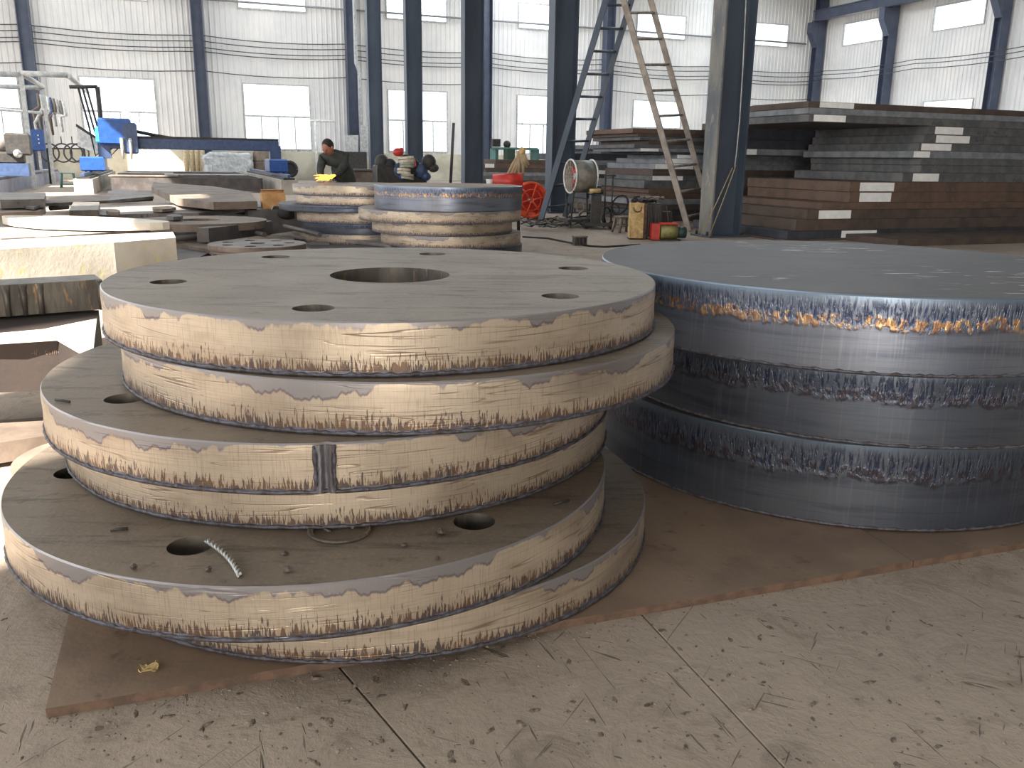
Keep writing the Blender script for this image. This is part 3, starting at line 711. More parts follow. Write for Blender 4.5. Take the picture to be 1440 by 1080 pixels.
# (centre px x, Y centre, radius, front-rim top y, bottom y, material)
S2=[(631,10.6,.88,268,299,M_hot,'thick blue disc on top of the middle-distance stack',M_rust),
    (619,10.6,.97,299,306,M_tan[1],'tan disc jutting out left under the thick blue disc',M_top2),
    (622,10.6,.84,306,326,M_tan[3],'tan disc, third from the top of the middle-distance stack',M_top2),
    (634,10.6,.84,326,343,M_tan[5],'tan disc, fourth from the top of the middle-distance stack',M_top2),
    (642,10.7,.80,343,362,M_cold[0],'blue-grey disc at the foot of the middle-distance stack',M_top3)]
zs=[zat(268,9.75),zat(299,9.75)-.0,None,None,None]
z0s=[.845,.575,.445,.305,.165,.0]
for k,(x,Y,R,a,b,mm,l,tp) in enumerate(S2):
    disc('far_steel_disc',sx(x,Y),Y,R,z0s[k+1],z0s[k]-.001,(mm,tp),l,seed=40+k,group='discs of the middle-distance stack',seg=120,slag=False)
S1=[(506,12.6,.92,M_tan[2],.135,'tan disc topping the stack the worker is cutting on',M_top2),
    (508,12.6,.90,M_tan[4],.125,'tan disc just under the one being cut',M_top2),
    (494,12.6,1.00,M_cold[1],.09,'wide blue-grey disc, third in the stack the worker leans over',M_top3),
    (508,12.6,.90,M_tan[0],.15,'tan disc, fourth in the stack the worker leans over',M_top2),
    (513,12.6,.90,M_cold[0],.14,'blue-grey disc, fifth in the stack the worker leans over',M_top3),
    (512,12.6,.92,M_tan[5],.14,'lowest disc in the stack the worker leans over',M_top2)]
zz=.78
for k,(x,Y,R,mm,t_,l,tp) in enumerate(S1):
    disc('far_steel_disc',sx(x,Y),Y,R,zz-t_,zz-.001,(mm,tp),l,seed=50+k,group='discs of the stack the worker leans over',seg=120,slag=False); zz-=t_
ZS1=.78

# ---------------------------------------------------------------- scrap on the left floor
def scrap(pix, z, t, mat, label, name='scrap_plate', cat='scrap plate', grp='cut plates strewn on the left floor', smooth=0):
    pts=[G(x,y,z) for x,y in pix]
    if smooth:
        n=len(pts); out=[]
        for i in range(n):
            p0,p1,p2,p3=pts[i-1],pts[i],pts[(i+1)%n],pts[(i+2)%n]
            for s in range(4):
                q=s/4; out.append(.5*((2*p1)+(p2-p0)*q+(2*p0-5*p1+4*p2-p3)*q*q+(3*p1-p0-3*p2+p3)*q**3))
        pts=out
    return poly_prism(pts, z-t, z, name, mat, label, cat, grp)
def arc_plate(xc,yc,rx_px,z,t,frac_in,a0,a1,mat,label,Rfix=None,name='ring_segment',n=40,cat='ring segment',grp='cut plates strewn on the left floor',holes=()):
    c=G(xc,yc,z); e=G(xc+rx_px,yc,z); R=(e-c).length if Rfix is None else Rfix
    pts=[Vector((c.x+R*cos(a0+(a1-a0)*i/n),c.y+R*sin(a0+(a1-a0)*i/n),z)) for i in range(n+1)]
    pts+=[Vector((c.x+R*frac_in*cos(a1-(a1-a0)*i/n),c.y+R*frac_in*sin(a1-(a1-a0)*i/n),z)) for i in range(n+1)]
    m=MB(); N=len(pts); lo=[Vector((p.x,p.y,z-t)) for p in pts]
    k=n+1
    vs_=pts+lo; fs=[]
    for i in range(n):
        j=2*k-1-i
        fs+=[(i,i+1,j-1,j),(N+i+1,N+i,N+j,N+j-1),(i+1,i,N+i,N+i+1),(j,j-1,N+j-1,N+j)]
    fs+=[(0,2*k-1,N+2*k-1,N),(k,k-1,N+k-1,N+k)]
    m.add(vs_,fs); o=m.build(name,mat); return tag(o,label,cat,grp)
# big sunlit slab behind the left stack
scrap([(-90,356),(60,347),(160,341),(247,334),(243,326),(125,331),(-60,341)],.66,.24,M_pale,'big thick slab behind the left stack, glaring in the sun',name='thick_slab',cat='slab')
scrap([(-90,470),(140,440),(144,384),(60,388),(-90,400)],.42,.2,M_scrap[1],'brown slab under the torch-scarred blocks at the left edge',name='thick_slab',cat='slab') if False else None
# blocks at the left edge
def block(pixfront, ztop, hgt, depth, mat, label, name='steel_block'):
    (x0,y0),(x1,y1)=pixfront; a=G(x0,y0,ztop); b=G(x1,y1,ztop); d=(b-a).normalized(); n_=Vector((-d.y,d.x,0))
    o=poly_prism([a,b,b+n_*depth,a+n_*depth],ztop-hgt,ztop,name,mat,label,'steel block','steel blocks left of the near stack'); return a,b,n_,o
a,b,n_,o=block([(-120,408),(143,393)],.60,.135,.20,M_block,'torch-scarred block with scalloped front, left of the top disc')
# scallops on its front
d=(b-a).normalized(); m=MB()
for xx_ in (-60,0,24,48,138):
    c=a.lerp(b,(xx_+120)/263)-n_*.004; m.tube([Vector((c.x,c.y,.465)),Vector((c.x,c.y,.53)),Vector((c.x,c.y,.598))],[.008+.004*random.random(),.012,.016],8)
oo=m.build('cut_ridge',M_block); bpy.context.view_layer.update(); oo.parent=o; oo['kind']='stuff'
a2,b2,n2,o2=block([(-120,482),(78,479)],.455,.20,.34,M_brown,'dark red-brown block with chalk writing, sunlit on top')
b3=G(133,452,.455)
bpy.data.objects.remove(o2)
pts=[G(-120,482,.455),G(78,478,.455),G(132,498,.455),G(136,440,.455),G(-120,470-12,.455)+n2*.2]
o2=poly_prism([G(-120,484,.455),G(80,477,.455),G(128,500,.455),G(139,436,.455),G(-120,440,.455)],.255,.455,'steel_block',M_brown,'dark red-brown block with chalk writing, sunlit on top','steel block','steel blocks left of the near stack')
scrap([(-110,478),(60,463),(136,448),(131,493),(120,499),(80,476),(0,481),(-110,484)],.463,.008,M_pale,'pale layer painting the sun patch on top of the dark red-brown block',name='sunlit_patch',cat='sun patch')  # stands in for the sunlit block top; no separate sheet lies there
m=MB(); f0=G(-120,484,.455); f1=G(80,477,.455); dd=(f1-f0).normalized(); nn=Vector((dd.y,-dd.x,0))
strokes=[[(-1.2,.45),(-.6,.5)],[(-.4,.2),(-.3,1)],[(.1,1.3),(0,.1)],[(2,.5),(2.3,.9),(2.7,.6),(2.4,.1),(2.1,.4)],[(2.9,.9),(3.1,.1),(3.3,.7),(3.5,.1),(3.7,1)],[(4.0,.1),(4.1,1.1)],[(4.5,.1),(4.5,1.2)],[(5.4,1.1),(4.9,.5),(5.4,.1)],[(6.0,1.2),(5.6,.8),(6.1,.6),(5.8,.2)],[(6.6,.9),(7.1,.5),(6.7,.2)]]
for st in strokes:
    m.tube([f0+dd*((f1-f0).length*.84+x*.0155)+nn*.001+Z*(-.062+y*.022) for x,y in st],.0008,4)
cw=m.build('chalk_mark',M_chalk); cw.parent=o2; cw['kind']='stuff'
arc_plate(150,640,120,.21,.09,.72,pi*.45,pi*1.35,M_scrap[1],'brown ring half hidden left of the near stack',name='ring_segment')
scrap([(-120,640),(70,612),(80,585),(-120,600)],.10,.08,M_scrap[1],'low brown slab on the floor at the left edge',name='thick_slab',cat='slab')
# plates further back
scrap([(-40,318),(60,317),(150,318),(190,318),(203,321),(160,326),(110,330),(50,333),(-40,335)],.38,.07,M_scrap[0],'broad curved plate, sunlit, right behind the glaring slab',smooth=1)
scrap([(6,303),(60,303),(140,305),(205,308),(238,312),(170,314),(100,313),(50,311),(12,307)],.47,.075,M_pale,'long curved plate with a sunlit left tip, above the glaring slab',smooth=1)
scrap([(97,296),(138,295),(140,284),(103,284)],.45,.11,M_block,'small steel block standing among the sunlit plates',name='steel_block',cat='steel block')
scrap([(0,281),(62,280),(64,271),(-20,270)],.45,.13,M_scrap[0],'thick grey slab at the left edge under the white frame',name='thick_slab',cat='slab')
scrap([(-20,300),(58,297),(64,290),(-20,290)],.30,.10,M_scrap[1],'brown slab just below the grey slab at the left edge',name='thick_slab',cat='slab')
scrap([(138,302),(280,299),(352,292),(344,286),(225,286),(140,289)],.34,.06,M_scrap[0],'flat plate lying in full sun in the middle of the scrap field')
arc_plate(283,309,92,.36,.09,.3,0,2*pi,M_scrap[1],'grey-brown ring plate, half in sun, behind the long bar',name='ring_plate',n=60,cat='ring plate')
a,b,n_,o=block([(276,322),(293,322)],.36,.12,.12,M_block,'end block of the long bar'); bpy.data.objects.remove(o)
p0=G(276,320,.34); p1=G(293,321,.34); q0=G(372,309,.34); q1=G(383,311,.34)
poly_prism([p0,p1,q1,q0],.18,.34,'steel_bar',[M_scrap[2]],'long dark square bar pointing away from a pale cut end','steel bar','cut plates strewn on the left floor',edge=None)
scrap([(213,263),(250,279),(300,284),(362,283),(352,270),(300,262),(216,256)],.50,.11,M_scrap[1],'wedge-shaped thick plate tilted on the scrap field',name='scrap_plate')
for (pix,z,t,mi,l) in (
  ([(60,286),(130,283),(215,279),(210,272),(110,273),(70,278)],.30,.05,1,'dull plate behind the small steel block'),
  ([(150,282),(216,276),(215,269),(165,270)],.38,.05,0,'thin plate left of the tilted wedge plate'),
  ([(70,312),(130,309),(140,303),(60,302)],.28,.06,2,'dark plate under the sunlit curved plate'),
  ([(250,325),(330,343),(300,352),(235,340)],.16,.05,1,'dull plate in front of the long bar'),
  ([(205,345),(300,352),(280,362),(200,368)],.12,.05,2,'dark plate left below the drilled flange'),
  ([(330,300),(420,318),(500,320),(470,300),(380,292)],.10,.04,1,'brown plate lying by the cardboard box'),
  ([(380,330),(470,335),(560,345),(540,330),(430,322)],.08,.04,0,'flat plate in front of the worker\'s stack'),
  ([(300,296),(372,290),(372,283),(320,284)],.22,.05,0,'thin plate left of the cardboard box'),
  ([(-30,330),(40,322),(60,315),(-30,316)],.26,.05,0,'flat plate at the left edge in the sun'),
  ([(330,350),(450,356),(560,352),(520,345),(400,343)],.05,.03,2,'dark flat plate under the drilled flange')):
    scrap(pix,z,t,M_scrap[mi],l)
# drilled flange: two thin rings of steel with bolt holes
c=G(362,342,.22); Rf=(G(430,342,.22)-c).length
hs=[(Rf*.66*cos(2*pi*i/7+.3),Rf*.66*sin(2*pi*i/7+.3),Rf*.12) for i in range(7)]+[(0,0,Rf*.16)]
disc('drilled_flange',c.x,c.y,Rf,.16,.22,(M_scrap[1],M_scrap[0]),'round flange plate with seven bolt holes and a centre hole, uppermost of two',cat='flange',holes=hs,seed=70,seg=90,slag=False,group='drilled flanges')
disc('drilled_flange',c.x+.05,c.y-.03,Rf*1.02,.105,.158,(M_scrap[1],M_scrap[1]),'flange plate lying under the one with seven bolt holes',cat='flange',holes=(),seed=71,seg=90,slag=False,group='drilled flanges')
# white triangular scrap catching the sun
scrap([(279,340),(300,358),(322,352),(296,337)],.14,.03,M_scrap[0],'pointed pale offcut at the left of the drilled flange',name='offcut',cat='offcut')

rs=random.Random(11)
extra=[((170,270),(52,8),.30,0),((228,292),(40,6),.40,1),((120,318),(50,7),.30,1),((262,337),(42,9),.14,2),((230,352),(36,8),.10,1),
 ((402,336),(30,7),.06,1),((448,342),(44,6),.05,0),((340,292),(34,6),.30,2),((300,330),(26,6),.20,1),((196,322),(30,6),.30,2),((44,288),(30,6),.36,2),((160,296),(24,5),.42,1),((370,318),(30,7),.12,2),((420,326),(26,5),.10,1),((246,303),(24,4),.42,2)]
spots=['behind the sunlit flat plate','beside the wedge plate','under the long curved plate','in front of the long bar end','left of the drilled flange','right of the drilled flange','before the worker stack','left of the bucket','between bar and drilled flange','right of the curved plate tip','below the grey left slab','behind the small steel block','below the cardboard box','in front of the black bucket','behind the ring plate']
for k,((cx_,cy_),(w_,h_),z_,mi) in enumerate(extra):
    n=rs.choice((4,5,6,7)); a0=rs.uniform(0,6.28); pts=[(cx_+w_*.5*cos(a0+2*pi*i/n)*rs.uniform(.7,1.15), cy_+h_*.5*sin(a0+2*pi*i/n)*rs.uniform(.75,1.15)) for i in range(n)]
    scrap(pts,z_,.04,M_scrap[mi],['small dull offcut ','small brownish offcut ','small dark offcut '][mi]+spots[k],name='offcut',cat='offcut',grp='offcuts on the left floor')
for k,((x0,y0),(x1,y1),r_) in enumerate((((225,338),(300,330),.035),((330,322),(372,330),.03),((400,318),(450,330),.03),((180,300),(215,296),.04),((70,293),(96,291),.04))):
    a_,b_=G(x0,y0,.2),G(x1,y1,.23); tag(MB().tube([a_,b_],r_,8).build('round_bar',M_scrap[2]),'thin dark round bar '+['before the long square bar','right of the long square bar','before the black bucket','behind the ring plate','left of the small steel block','behind the top disc of the near stack'][k],'bar','round bars on the left floor')
# cardboard box
bc=AY(384,282,13.4)
o=thing('cardboard_box',Vector((bc.x,bc.y,.1)),'small brown cardboard box left of the worker\'s disc stack','box')
MB().box((bc.x,bc.y,bc.z),.34,.28,.24,b=.004).build('carton',M_card,o)
for s_ in(-1,1): MB().box((bc.x,bc.y,bc.z+.125+.02),.33,.12,.006,ax=U,ay=(V+Z*.3*s_).normalized(),az=Z).add([],[]).build('flap',M_card,o)
m=MB(); m.box((bc.x,bc.y,(bc.z-.12+.0)/2),.8,.6,bc.z-.121,b=.01); tag(m.build('steel_block',M_scrap[2]),'dark block under the cardboard box','steel block')
# black bucket beside the stack
bk=AY(401,300,13.2)
o=thing('bucket',Vector((bk.x,bk.y,.1)),'black bucket lying between cardboard box and disc stack','bucket')
ax_=Vector((1,-.3,.05)).normalized(); cc=Vector((bk.x,bk.y,bk.z)); MB().tube([cc-ax_*.17,cc+ax_*.12],[.11,.085],14).build('shell',M_rubber,o); MB().tube([cc-ax_*.175,cc-ax_*.16],.118,14).build('rim',M_greyw,o)

# ---------------------------------------------------------------- cutting table, rails and gantry
ug,vg=uv_of(G(398,262)); ul,_=uv_of(G(118,262))
vg=31.5; u_r=on_v(389,262,vg)[0]; u_l=on_v(129,262,31)[0]
def rail(u,label,r0=28.0,r1=41.0):
    rm=(r0+r1)/2; rl=r1-r0
    o=thing('machine_rail',P(u,30),label,'rail','rails of the cutting gantry')
    MB().box(P(u,rm,.22),.5,rl,.44).build('concrete_footing',dirty('rail_concrete',(176,170,160),(150,144,136),1,.9,0,.1),o)
    MB().box(P(u,rm,.47),.34,rl-.1,.06).build('sole_plate',M_black,o)
    MB().box(P(u,rm,.55),.09,rl-.1,.10,b=.01).build('rail_head',M_navy,o)
rail(u_r,'concrete-footed machine rail at the right end of the blue gantry'); rail(u_l,'concrete-footed machine rail at the left end of the blue gantry')
# cutting bed between the rails: frame with slats
o=thing('cutting_bed',P((u_l+u_r)/2,32),'dark slatted cutting bed under the blue gantry','cutting table')
uc=(u_l+u_r)/2; wb=u_r-u_l-1.4
for v_ in(29.6,40.4): MB().box(P(uc,v_,.25),wb,.12,.4).build('end_beam',M_scrap[2],o)
for s_ in(-1,1): MB().box(P(uc+s_*wb/2,35,.25),.12,10.7,.4).build('side_beam',M_scrap[2],o)
for i in range(28): MB().box(P(uc,29.9+i*.37,.34),wb-.15,.05,.26).build('slat',M_scrap[2],o)
sh=random.Random(3)
for k,l in enumerate(('large grey plate lying on the cutting bed','brown plate across the near end of the cutting bed','dark plate at the far end of the cutting bed','cut-out ring plate on the left of the cutting bed')):
    u_,v_,a_,b_=[(uc+.6,32.2,2.6,2.0),(uc-1.3,30.2,2.0,1.0),(uc+.3,37,3.0,1.8),(uc-1.3,34.2,1.8,1.6)][k]
    tag(MB().box(P(u_,v_,.49+.0),a_,b_,.04,b=.005).build('steel_plate',M_scrap[k%3]),l,'steel plate','plates on the cutting bed')
# gantry
gz=on_v(250,203,vg)[1]
o=thing('cutting_gantry',P(uc,vg,.6),'blue flame-cutting gantry spanning the slatted bed','cutting machine')
u0_=on_v(150,200,vg)[0]; u1_=on_v(391,205,vg)[0]
MB().box(P((u0_+u1_)/2,vg,gz),u1_-u0_,.4,.34,b=.02).build('beam',M_navy,o)
MB().box(P((u0_+u1_)/2,vg-.1,gz+.2),u1_-u0_,.18,.07).build('cable_tray',M_black,o)
MB().box(P(u_r,vg,(gz+1.0)/2),.36,.45,gz-1.0).build('leg',M_navy,o); MB().box(P(u_r+.02,vg,.83),.6,1.5,.44,b=.04).build('end_carriage',M_blue,o)
MB().box(P(u_l+.45,vg,(gz+1.0)/2),.36,.45,gz-1.0).build('leg',M_navy,o); MB().box(P(u_l+.1,vg,.83),.7,1.6,.44,b=.04).build('end_carriage',M_blue,o)
ca=on_v(162,185,vg-.4); cb_=on_v(183,190,vg-.45)
k1=MB().box(P(ca[0],vg-.4,ca[1]),.95,.5,.8,b=.05).build('carriage_cover',M_blue,o)
MB().box(P(cb_[0],vg-.45,cb_[1]-.1),.42,.45,.95,b=.05).build('carriage_cover',M_navy,o)
cy_=on_v(142,190,vg-.3); MB().box(P(cy_[0],vg-.3,cy_[1]),.3,.45,.5,b=.05).build('motor_cover',M_cyan,o)
for x in(172,184):
    q=on_v(x,208,vg-.7); MB().tube([P(q[0],vg-.7,q[1]+.3),P(q[0],vg-.7,q[1]-.15),P(q[0],vg-.7,q[1]-.35)],[.06,.05,.02],8).build('torch',M_steel,o)
pts=[P(cb_[0]+.2+(on_v(284,187,vg)[0]-cb_[0]-.2)*i/14,vg-.05,cb_[1]+.12-.25*sin(pi/2*i/14)) for i in range(15)]
MB().tube(pts,.06,6).build('cable_chain',M_rubber,o)
fr=on_v(137,122,vg); MB().tube([P(fr[0],vg,gz),P(fr[0],vg,fr[1])],.07,6).build('hose_mast',M_black,o); f2=on_v(98,127,vg)
MB().tube([P(fr[0],vg,fr[1]),P(f2[0],vg,f2[1]+.1)],.06,6).build('hose_arm',M_black,o)
for k in range(3):
    s0=on_v(110+6*k,128,vg)[0]; MB().tube([P(s0,vg-.02*k,fr[1]),P(s0+.2,vg,fr[1]-1.2),P(s0+.3+.1*k,vg,fr[1]-2.1),P(s0+1.0,vg,gz+.1)],.03,6).build('hose',M_rubber,o)
# black slanted panel and white sheet left of the gantry
q=[on_v(x,y,vg+1) for x,y in((109,176),(139,196),(139,217),(109,205))]
tag(MB().hull([P(a_,vg+1,b_) for a_,b_ in q],[P(a_,vg+1.06,b_) for a_,b_ in q]).build('wind_shield',M_white),'white board beside the left end of the gantry','board')
q=[on_v(x,y,vg+.9) for x,y in((107,174),(140,195),(140,199),(107,178))]
tag(MB().hull([P(a_,vg+.85,b_) for a_,b_ in q],[P(a_,vg+.95,b_) for a_,b_ in q]).build('steel_bar',M_black),'dark slanting bar along the top of the white board','steel bar')
tk=on_v(281,213,vg+7)
# gas bottles by the far wall
for k,x in enumerate((262,270,277,285)):
    v_=VF-1.2; u_,_=on_v(x,225,v_)
    o=thing('gas_bottle',P(u_,v_),'','gas bottle','gas bottles at the far wall'); o['label']=['leftmost','second from left','third from left','rightmost'][k]+' of four pale gas bottles at the far wall under the gantry'
    MB().tube([P(u_,v_,0),P(u_,v_,1.3),P(u_,v_,1.45),P(u_,v_,1.52)],[.115,.115,.09,.04],12).build('cylinder_shell',plain('bottle_paint',(214,196,160),.5),o)
    MB().tube([P(u_,v_,1.52),P(u_,v_,1.62)],.03,8).build('valve',M_steel,o)
# round tank behind the gantry's right leg
u_,_=on_v(375,220,VF-2); o=thing('tank',P(u_,VF-2),'brown steel drum standing behind the right end of the gantry','drum')
ztk=on_v(375,212,VF-2)[1]
MB().tube([P(u_,VF-2,0),P(u_,VF-2,ztk-.1),P(u_,VF-2,ztk)],[.62,.62,.55],20).build('shell',M_scrap[1],o)
for z_ in(.3,.9): MB().tube([P(u_,VF-2,z_),P(u_,VF-2,z_+.05)],.64,20).build('hoop',M_block,o)
# plastic-wrapped heap
u_,_=on_v(320,225,VF-2); o=thing('wrapped_pallet',P(u_,VF-2),'pallet goods wrapped in pale plastic film by the far wall','pallet')
MB().box(P(u_,VF-2,.07),2.2,1.0,.14).build('pallet',M_card,o)
bm=bmesh.new(); bmesh.ops.create_icosphere(bm,subdivisions=4,radius=1)
for v in bm.verts:
    c=v.co; q=Vector([math.copysign(abs(x)**.35,x) for x in c]); n_=sin(q.x*9+q.z*7)*.05+sin(q.y*13)*.04; v.co=Vector((q.x*(1.08+n_),q.y*.5*(1+n_),q.z*(.55+n_*.6)))
me=bpy.data.meshes.new('film'); bm.to_mesh(me); bm.free(); me.materials.append(plain('plastic_film',(196,200,204),.25))
fo=bpy.data.objects.new('film',me); col.objects.link(fo); fo.parent=o; fo.location=(0,0,.72); fo.rotation_euler=(0,0,TH)

# ---------------------------------------------------------------- machine and white frame at the far left
Y0=29.0
o=thing('pipe_frame',AY(48,265,Y0),'tall white steel portal frame at the left edge','frame')
def seg(p,q,r,name,mat,par,n=6): MB().tube([p,q],r,n).build(name,mat,par)
zf=AY(35,104,Y0).z
b1=G(49,267); b1z=AY(30,103,b1.y); b2=G(76,259); b2t=AY(62,115,b2.y)
MB().box((b1+Z*b1z.z/2),.12,.12,b1z.z).build('post',M_greyw,o); MB().box((b2+Z*b1z.z/2),.12,.12,b1z.z).build('post',M_greyw,o)
ldir=-U
seg(b1+Z*b1z.z,b2+Z*b1z.z,.08,'top_beam',M_greyw,o); seg(b1+Z*(b1z.z-.05),b1+Z*(b1z.z-.05)+ldir*4,.09,'top_beam',M_greyw,o); seg(b2+Z*(b1z.z-.05),b2+Z*(b1z.z-.05)+ldir*4,.09,'top_beam',M_greyw,o)
seg(b1+Z*b1z.z,b1+Z*b1z.z+U*1.3,.09,'top_beam',M_greyw,o); seg(b1+Z*b1z.z+U*1.3,b1+Z*(b1z.z)+U*1.3+V*8,.09,'top_beam',M_white,o)
seg(b1+Z*(b1z.z-1.0)-U*2.5,b1+Z*(b1z.z-1)+V*4,.05,'brace',M_white,o)
# hoses and rags hanging from it
for k in range(9):
    x=52+k*4.6; pt=AY(x,131+k*1.5,b2.y+1.2); L=AY(x,[180,212,196,170,205,190,178,160,186][k],b2.y+1.2)
    m=MB(); a_=pt; m.tube([a_,a_+Vector((.05,0,-.5)),Vector((L.x-.06,L.y,(L.z+a_.z)/2)),L],[.04,.075,.07,.04],7)
    tag(m.build('hanging_hose',[M_scrap[1],M_greyw,M_scrap[0],M_white,M_navy][k%5]),['first','second','third','fourth','fifth','sixth','seventh','eighth','ninth'][k]+' from the left of the hoses hanging in the white frame','hose','hoses hanging in the white frame')
# electrical box
e=AY(53,197,b2.y-.3); o=thing('control_cabinet',e,'bright blue control cabinet with three white lamps, at the white frame','cabinet')
MB().box(e,.46,.3,.75,b=.02).build('housing',M_blue,o)
for k in range(3): MB().ball(e-V*.17+Z*(.17-.14*k)+U*.05,.03,.02,.03,8,6).build('indicator_lamp',M_white,o)
MB().box(e-Z*.375-Z*(e.z-.375)/2,.09,.09,(e.z-.375)).build('stand',M_greyw,o)
# motorised cutting head on second machine
Ym=26.0; c=AY(26,203,Ym)
o=thing('cutting_carriage',Vector((c.x,c.y,0)),'dark motor carriage with grey hoses at the left edge','machine')
MB().box(c,.62,.5,.62,b=.05).build('motor_housing',M_black,o); c2=AY(6,200,Ym); MB().tube([c2-U*.3,c2+U*.25],[.26,.28],14).build('motor_drum',M_scrap[0],o)
c3=AY(10,222,Ym); MB().box(c3+Z*.0,.9,.4,.3,b=.03).build('undercarriage',M_black,o); MB().ball(AY(25,216,Ym-.4),.12,.12,.12).build('wheel',M_steel,o)
MB().box(Vector((c3.x,c3.y,(c3.z-.15+.48)/2)),1.1,.5,c3.z-.15-.48).build('pedestal',M_navy,o)
ra=P(*uv_of(AY(5,240,Ym)),0); 
o=thing('machine_rail',P(u_l-3.2,30),'low blue-grey rail bed running away at the left edge','rail')
ulr=uv_of(G(0,275))[0]
MB().box(P(ulr-.3,33,.2),.6,20,.4).build('concrete_footing',dirty('rail_concrete_blue',(150,152,164),(124,128,142),1,.9,0,.1),o); MB().box(P(ulr-.3,33,.44),.5,20,.06).build('rail_head',M_col,o)
# stool
def stool(c,h,w_,mat,label,top=None):
    o=thing('stool',c,label,'stool'); MB().box(c+Z*(h-.015),w_,w_,.03,b=.008).build('seat',top or mat,o)
    for i in(-1,1):
        for j in(-1,1): MB().tube([c+U*i*w_*.42+V*j*w_*.42+Z*(h-.03),c+U*i*w_*.55+V*j*w_*.55],.022,6).build('leg',mat,o)
    for j in(-1,1): MB().tube([c+U*w_*.5+V*j*w_*.5+Z*.12,c-U*w_*.5+V*j*w_*.5+Z*.12],.015,6).build('stretcher',mat,o)
stool(G(97,264),.5,.42,M_stool,'small green stool on the floor right of the white frame')
stool(G(876,327),.27,.24,M_scrap[1],'little wooden stool left of the yellow cylinder box')
# curled hose loops behind
for k,x in enumerate((70,88,103,112)):
    c=AY(x,215,34); m=MB(); m.tube([c+U*.32*cos(t*pi/10)+Z*.34*sin(t*pi/10) for t in range(21)],.03,6,False)
    m.tube([c+Z*.34,Vector((c.x,c.y,c.z+.6))],.02,5)
    tag(m.build('hose_loop',M_wire),['leftmost','second','third','rightmost'][k]+' of the dark hose loops hanging behind the green stool','hose','hose loops behind the stool')
m=MB().tube([AY(66,209,34),AY(118,209,34)],.03,6); m.tube([AY(66,209,34),Vector((AY(66,209,34).x,34,0))],.04,6); m.tube([AY(118,209,34),Vector((AY(118,209,34).x,34,0))],.04,6)
tag(m.build('hose_rack',M_black),'thin rack bar carrying the hose loops','rack')
# barrels/valves heap on the left floor under carriage
# low crane rail table rows at far floor: benches by wall
for k,(x,w_) in enumerate(((475,3.0),)):
    u_,v_=uv_of(G(520,258)); 

# ---------------------------------------------------------------- worker
def skin_body(name, mat, verts, edges, parent, sub=2, root=0):
    me=bpy.data.meshes.new(name); me.from_pydata([v[0] for v in verts],edges,[]); o=bpy.data.objects.new(name,me); col.objects.link(o); o.parent=parent
    md=o.modifiers.new('skin','SKIN'); md.use_smooth_shade=True
    for i,v in enumerate(verts):
        r=v[1]; me.skin_vertices[0].data[i].radius=(r,r) if not isinstance(r,tuple) else r
        me.skin_vertices[0].data[i].use_root=(i==root)
    s=o.modifiers.new('sub','SUBSURF'); s.levels=sub; s.render_levels=sub
    me.materials.append(mat); return o
Yp=13.85
base=AY(476,250,Yp); wx=base.x
wk=thing('person',Vector((wx,Yp,0)),'person in dark green work clothes bending over a disc with a cutting torch','person')
# coordinates relative to feet; x to the right in the photo, y away, z up. pelvis at right, head at left
def q(x,y,z): return (x,y,z)
hx=(AY(462,208,Yp-.25).x-wx); hz=AY(462,208,Yp-.25).z
body=[(q(.10,.10,.80),.15),(q(.06,.02,.95),.165),(q(.02,-.08,1.08),.18),(q(-.04,-.16,1.17),.15),(q(-.09,-.22,1.22),.065),  #0-4 pelvis..neck
 (q(.14,-.10,1.15),.09),(q(.12,-.26,.98),.062),(q(.02,-.46,.86),.045),                     #5-7 right arm
 (q(-.20,-.14,1.13),.085),(q(-.22,-.28,.96),.062),(q(-.16,-.48,.83),.045),                  #8-10 left arm
 (q(.19,.10,.74),.10),(q(.22,-.02,.44),.075),(q(.22,.06,.10),.05),(q(.22,.0,.05),.05),       #11-14
 (q(.00,.12,.74),.10),(q(-.06,-.02,.44),.075),(q(-.08,.06,.10),.05),(q(-.08,.0,.05),.05)]
ed=[(0,1),(1,2),(2,3),(3,4),(3,5),(5,6),(6,7),(3,8),(8,9),(9,10),(0,11),(11,12),(12,13),(13,14),(0,15),(15,16),(16,17),(17,18)]
skin_body('body',M_cloth,body,ed,wk)
hc=Vector((hx,-.30,hz)); fwd=Vector((-.35,-.75,-.55)).normalized(); rt=Vector((fwd.y,-fwd.x,0)).normalized(); upd=rt.cross(fwd)
if upd.z<0: upd=-upd
hp=Vector((wx,Yp,0))
MB().ball(hp+hc,.078,.095,.115,16,12,rt,fwd,upd).ball(hp+hc+fwd*.095-upd*.012,.016,.026,.022,8,6,rt,fwd,upd).ball(hp+hc+rt*.08,.012,.024,.03,8,6,rt,fwd,upd).ball(hp+hc-rt*.08,.012,.024,.03,8,6,rt,fwd,upd).tube([hp+hc-upd*.07-fwd*.02,hp+Vector((-.07,-.20,1.19))],[.055,.062],10).build('head',M_skin,wk)
MB().ball(hp+hc-fwd*.022+upd*.028,.086,.096,.105,16,12,rt,fwd,upd).build('hair',M_hair,wk)
for s_ in(-1,1): MB().ball(hp+hc+fwd*.088+rt*.03*s_+upd*.015,.010,.007,.006,8,6,rt,fwd,upd).build('eye',M_hair,wk)
MB().ball(hp+hc+fwd*.088-upd*.045,.024,.008,.005,8,6,rt,fwd,upd).build('mouth',M_brown,wk)
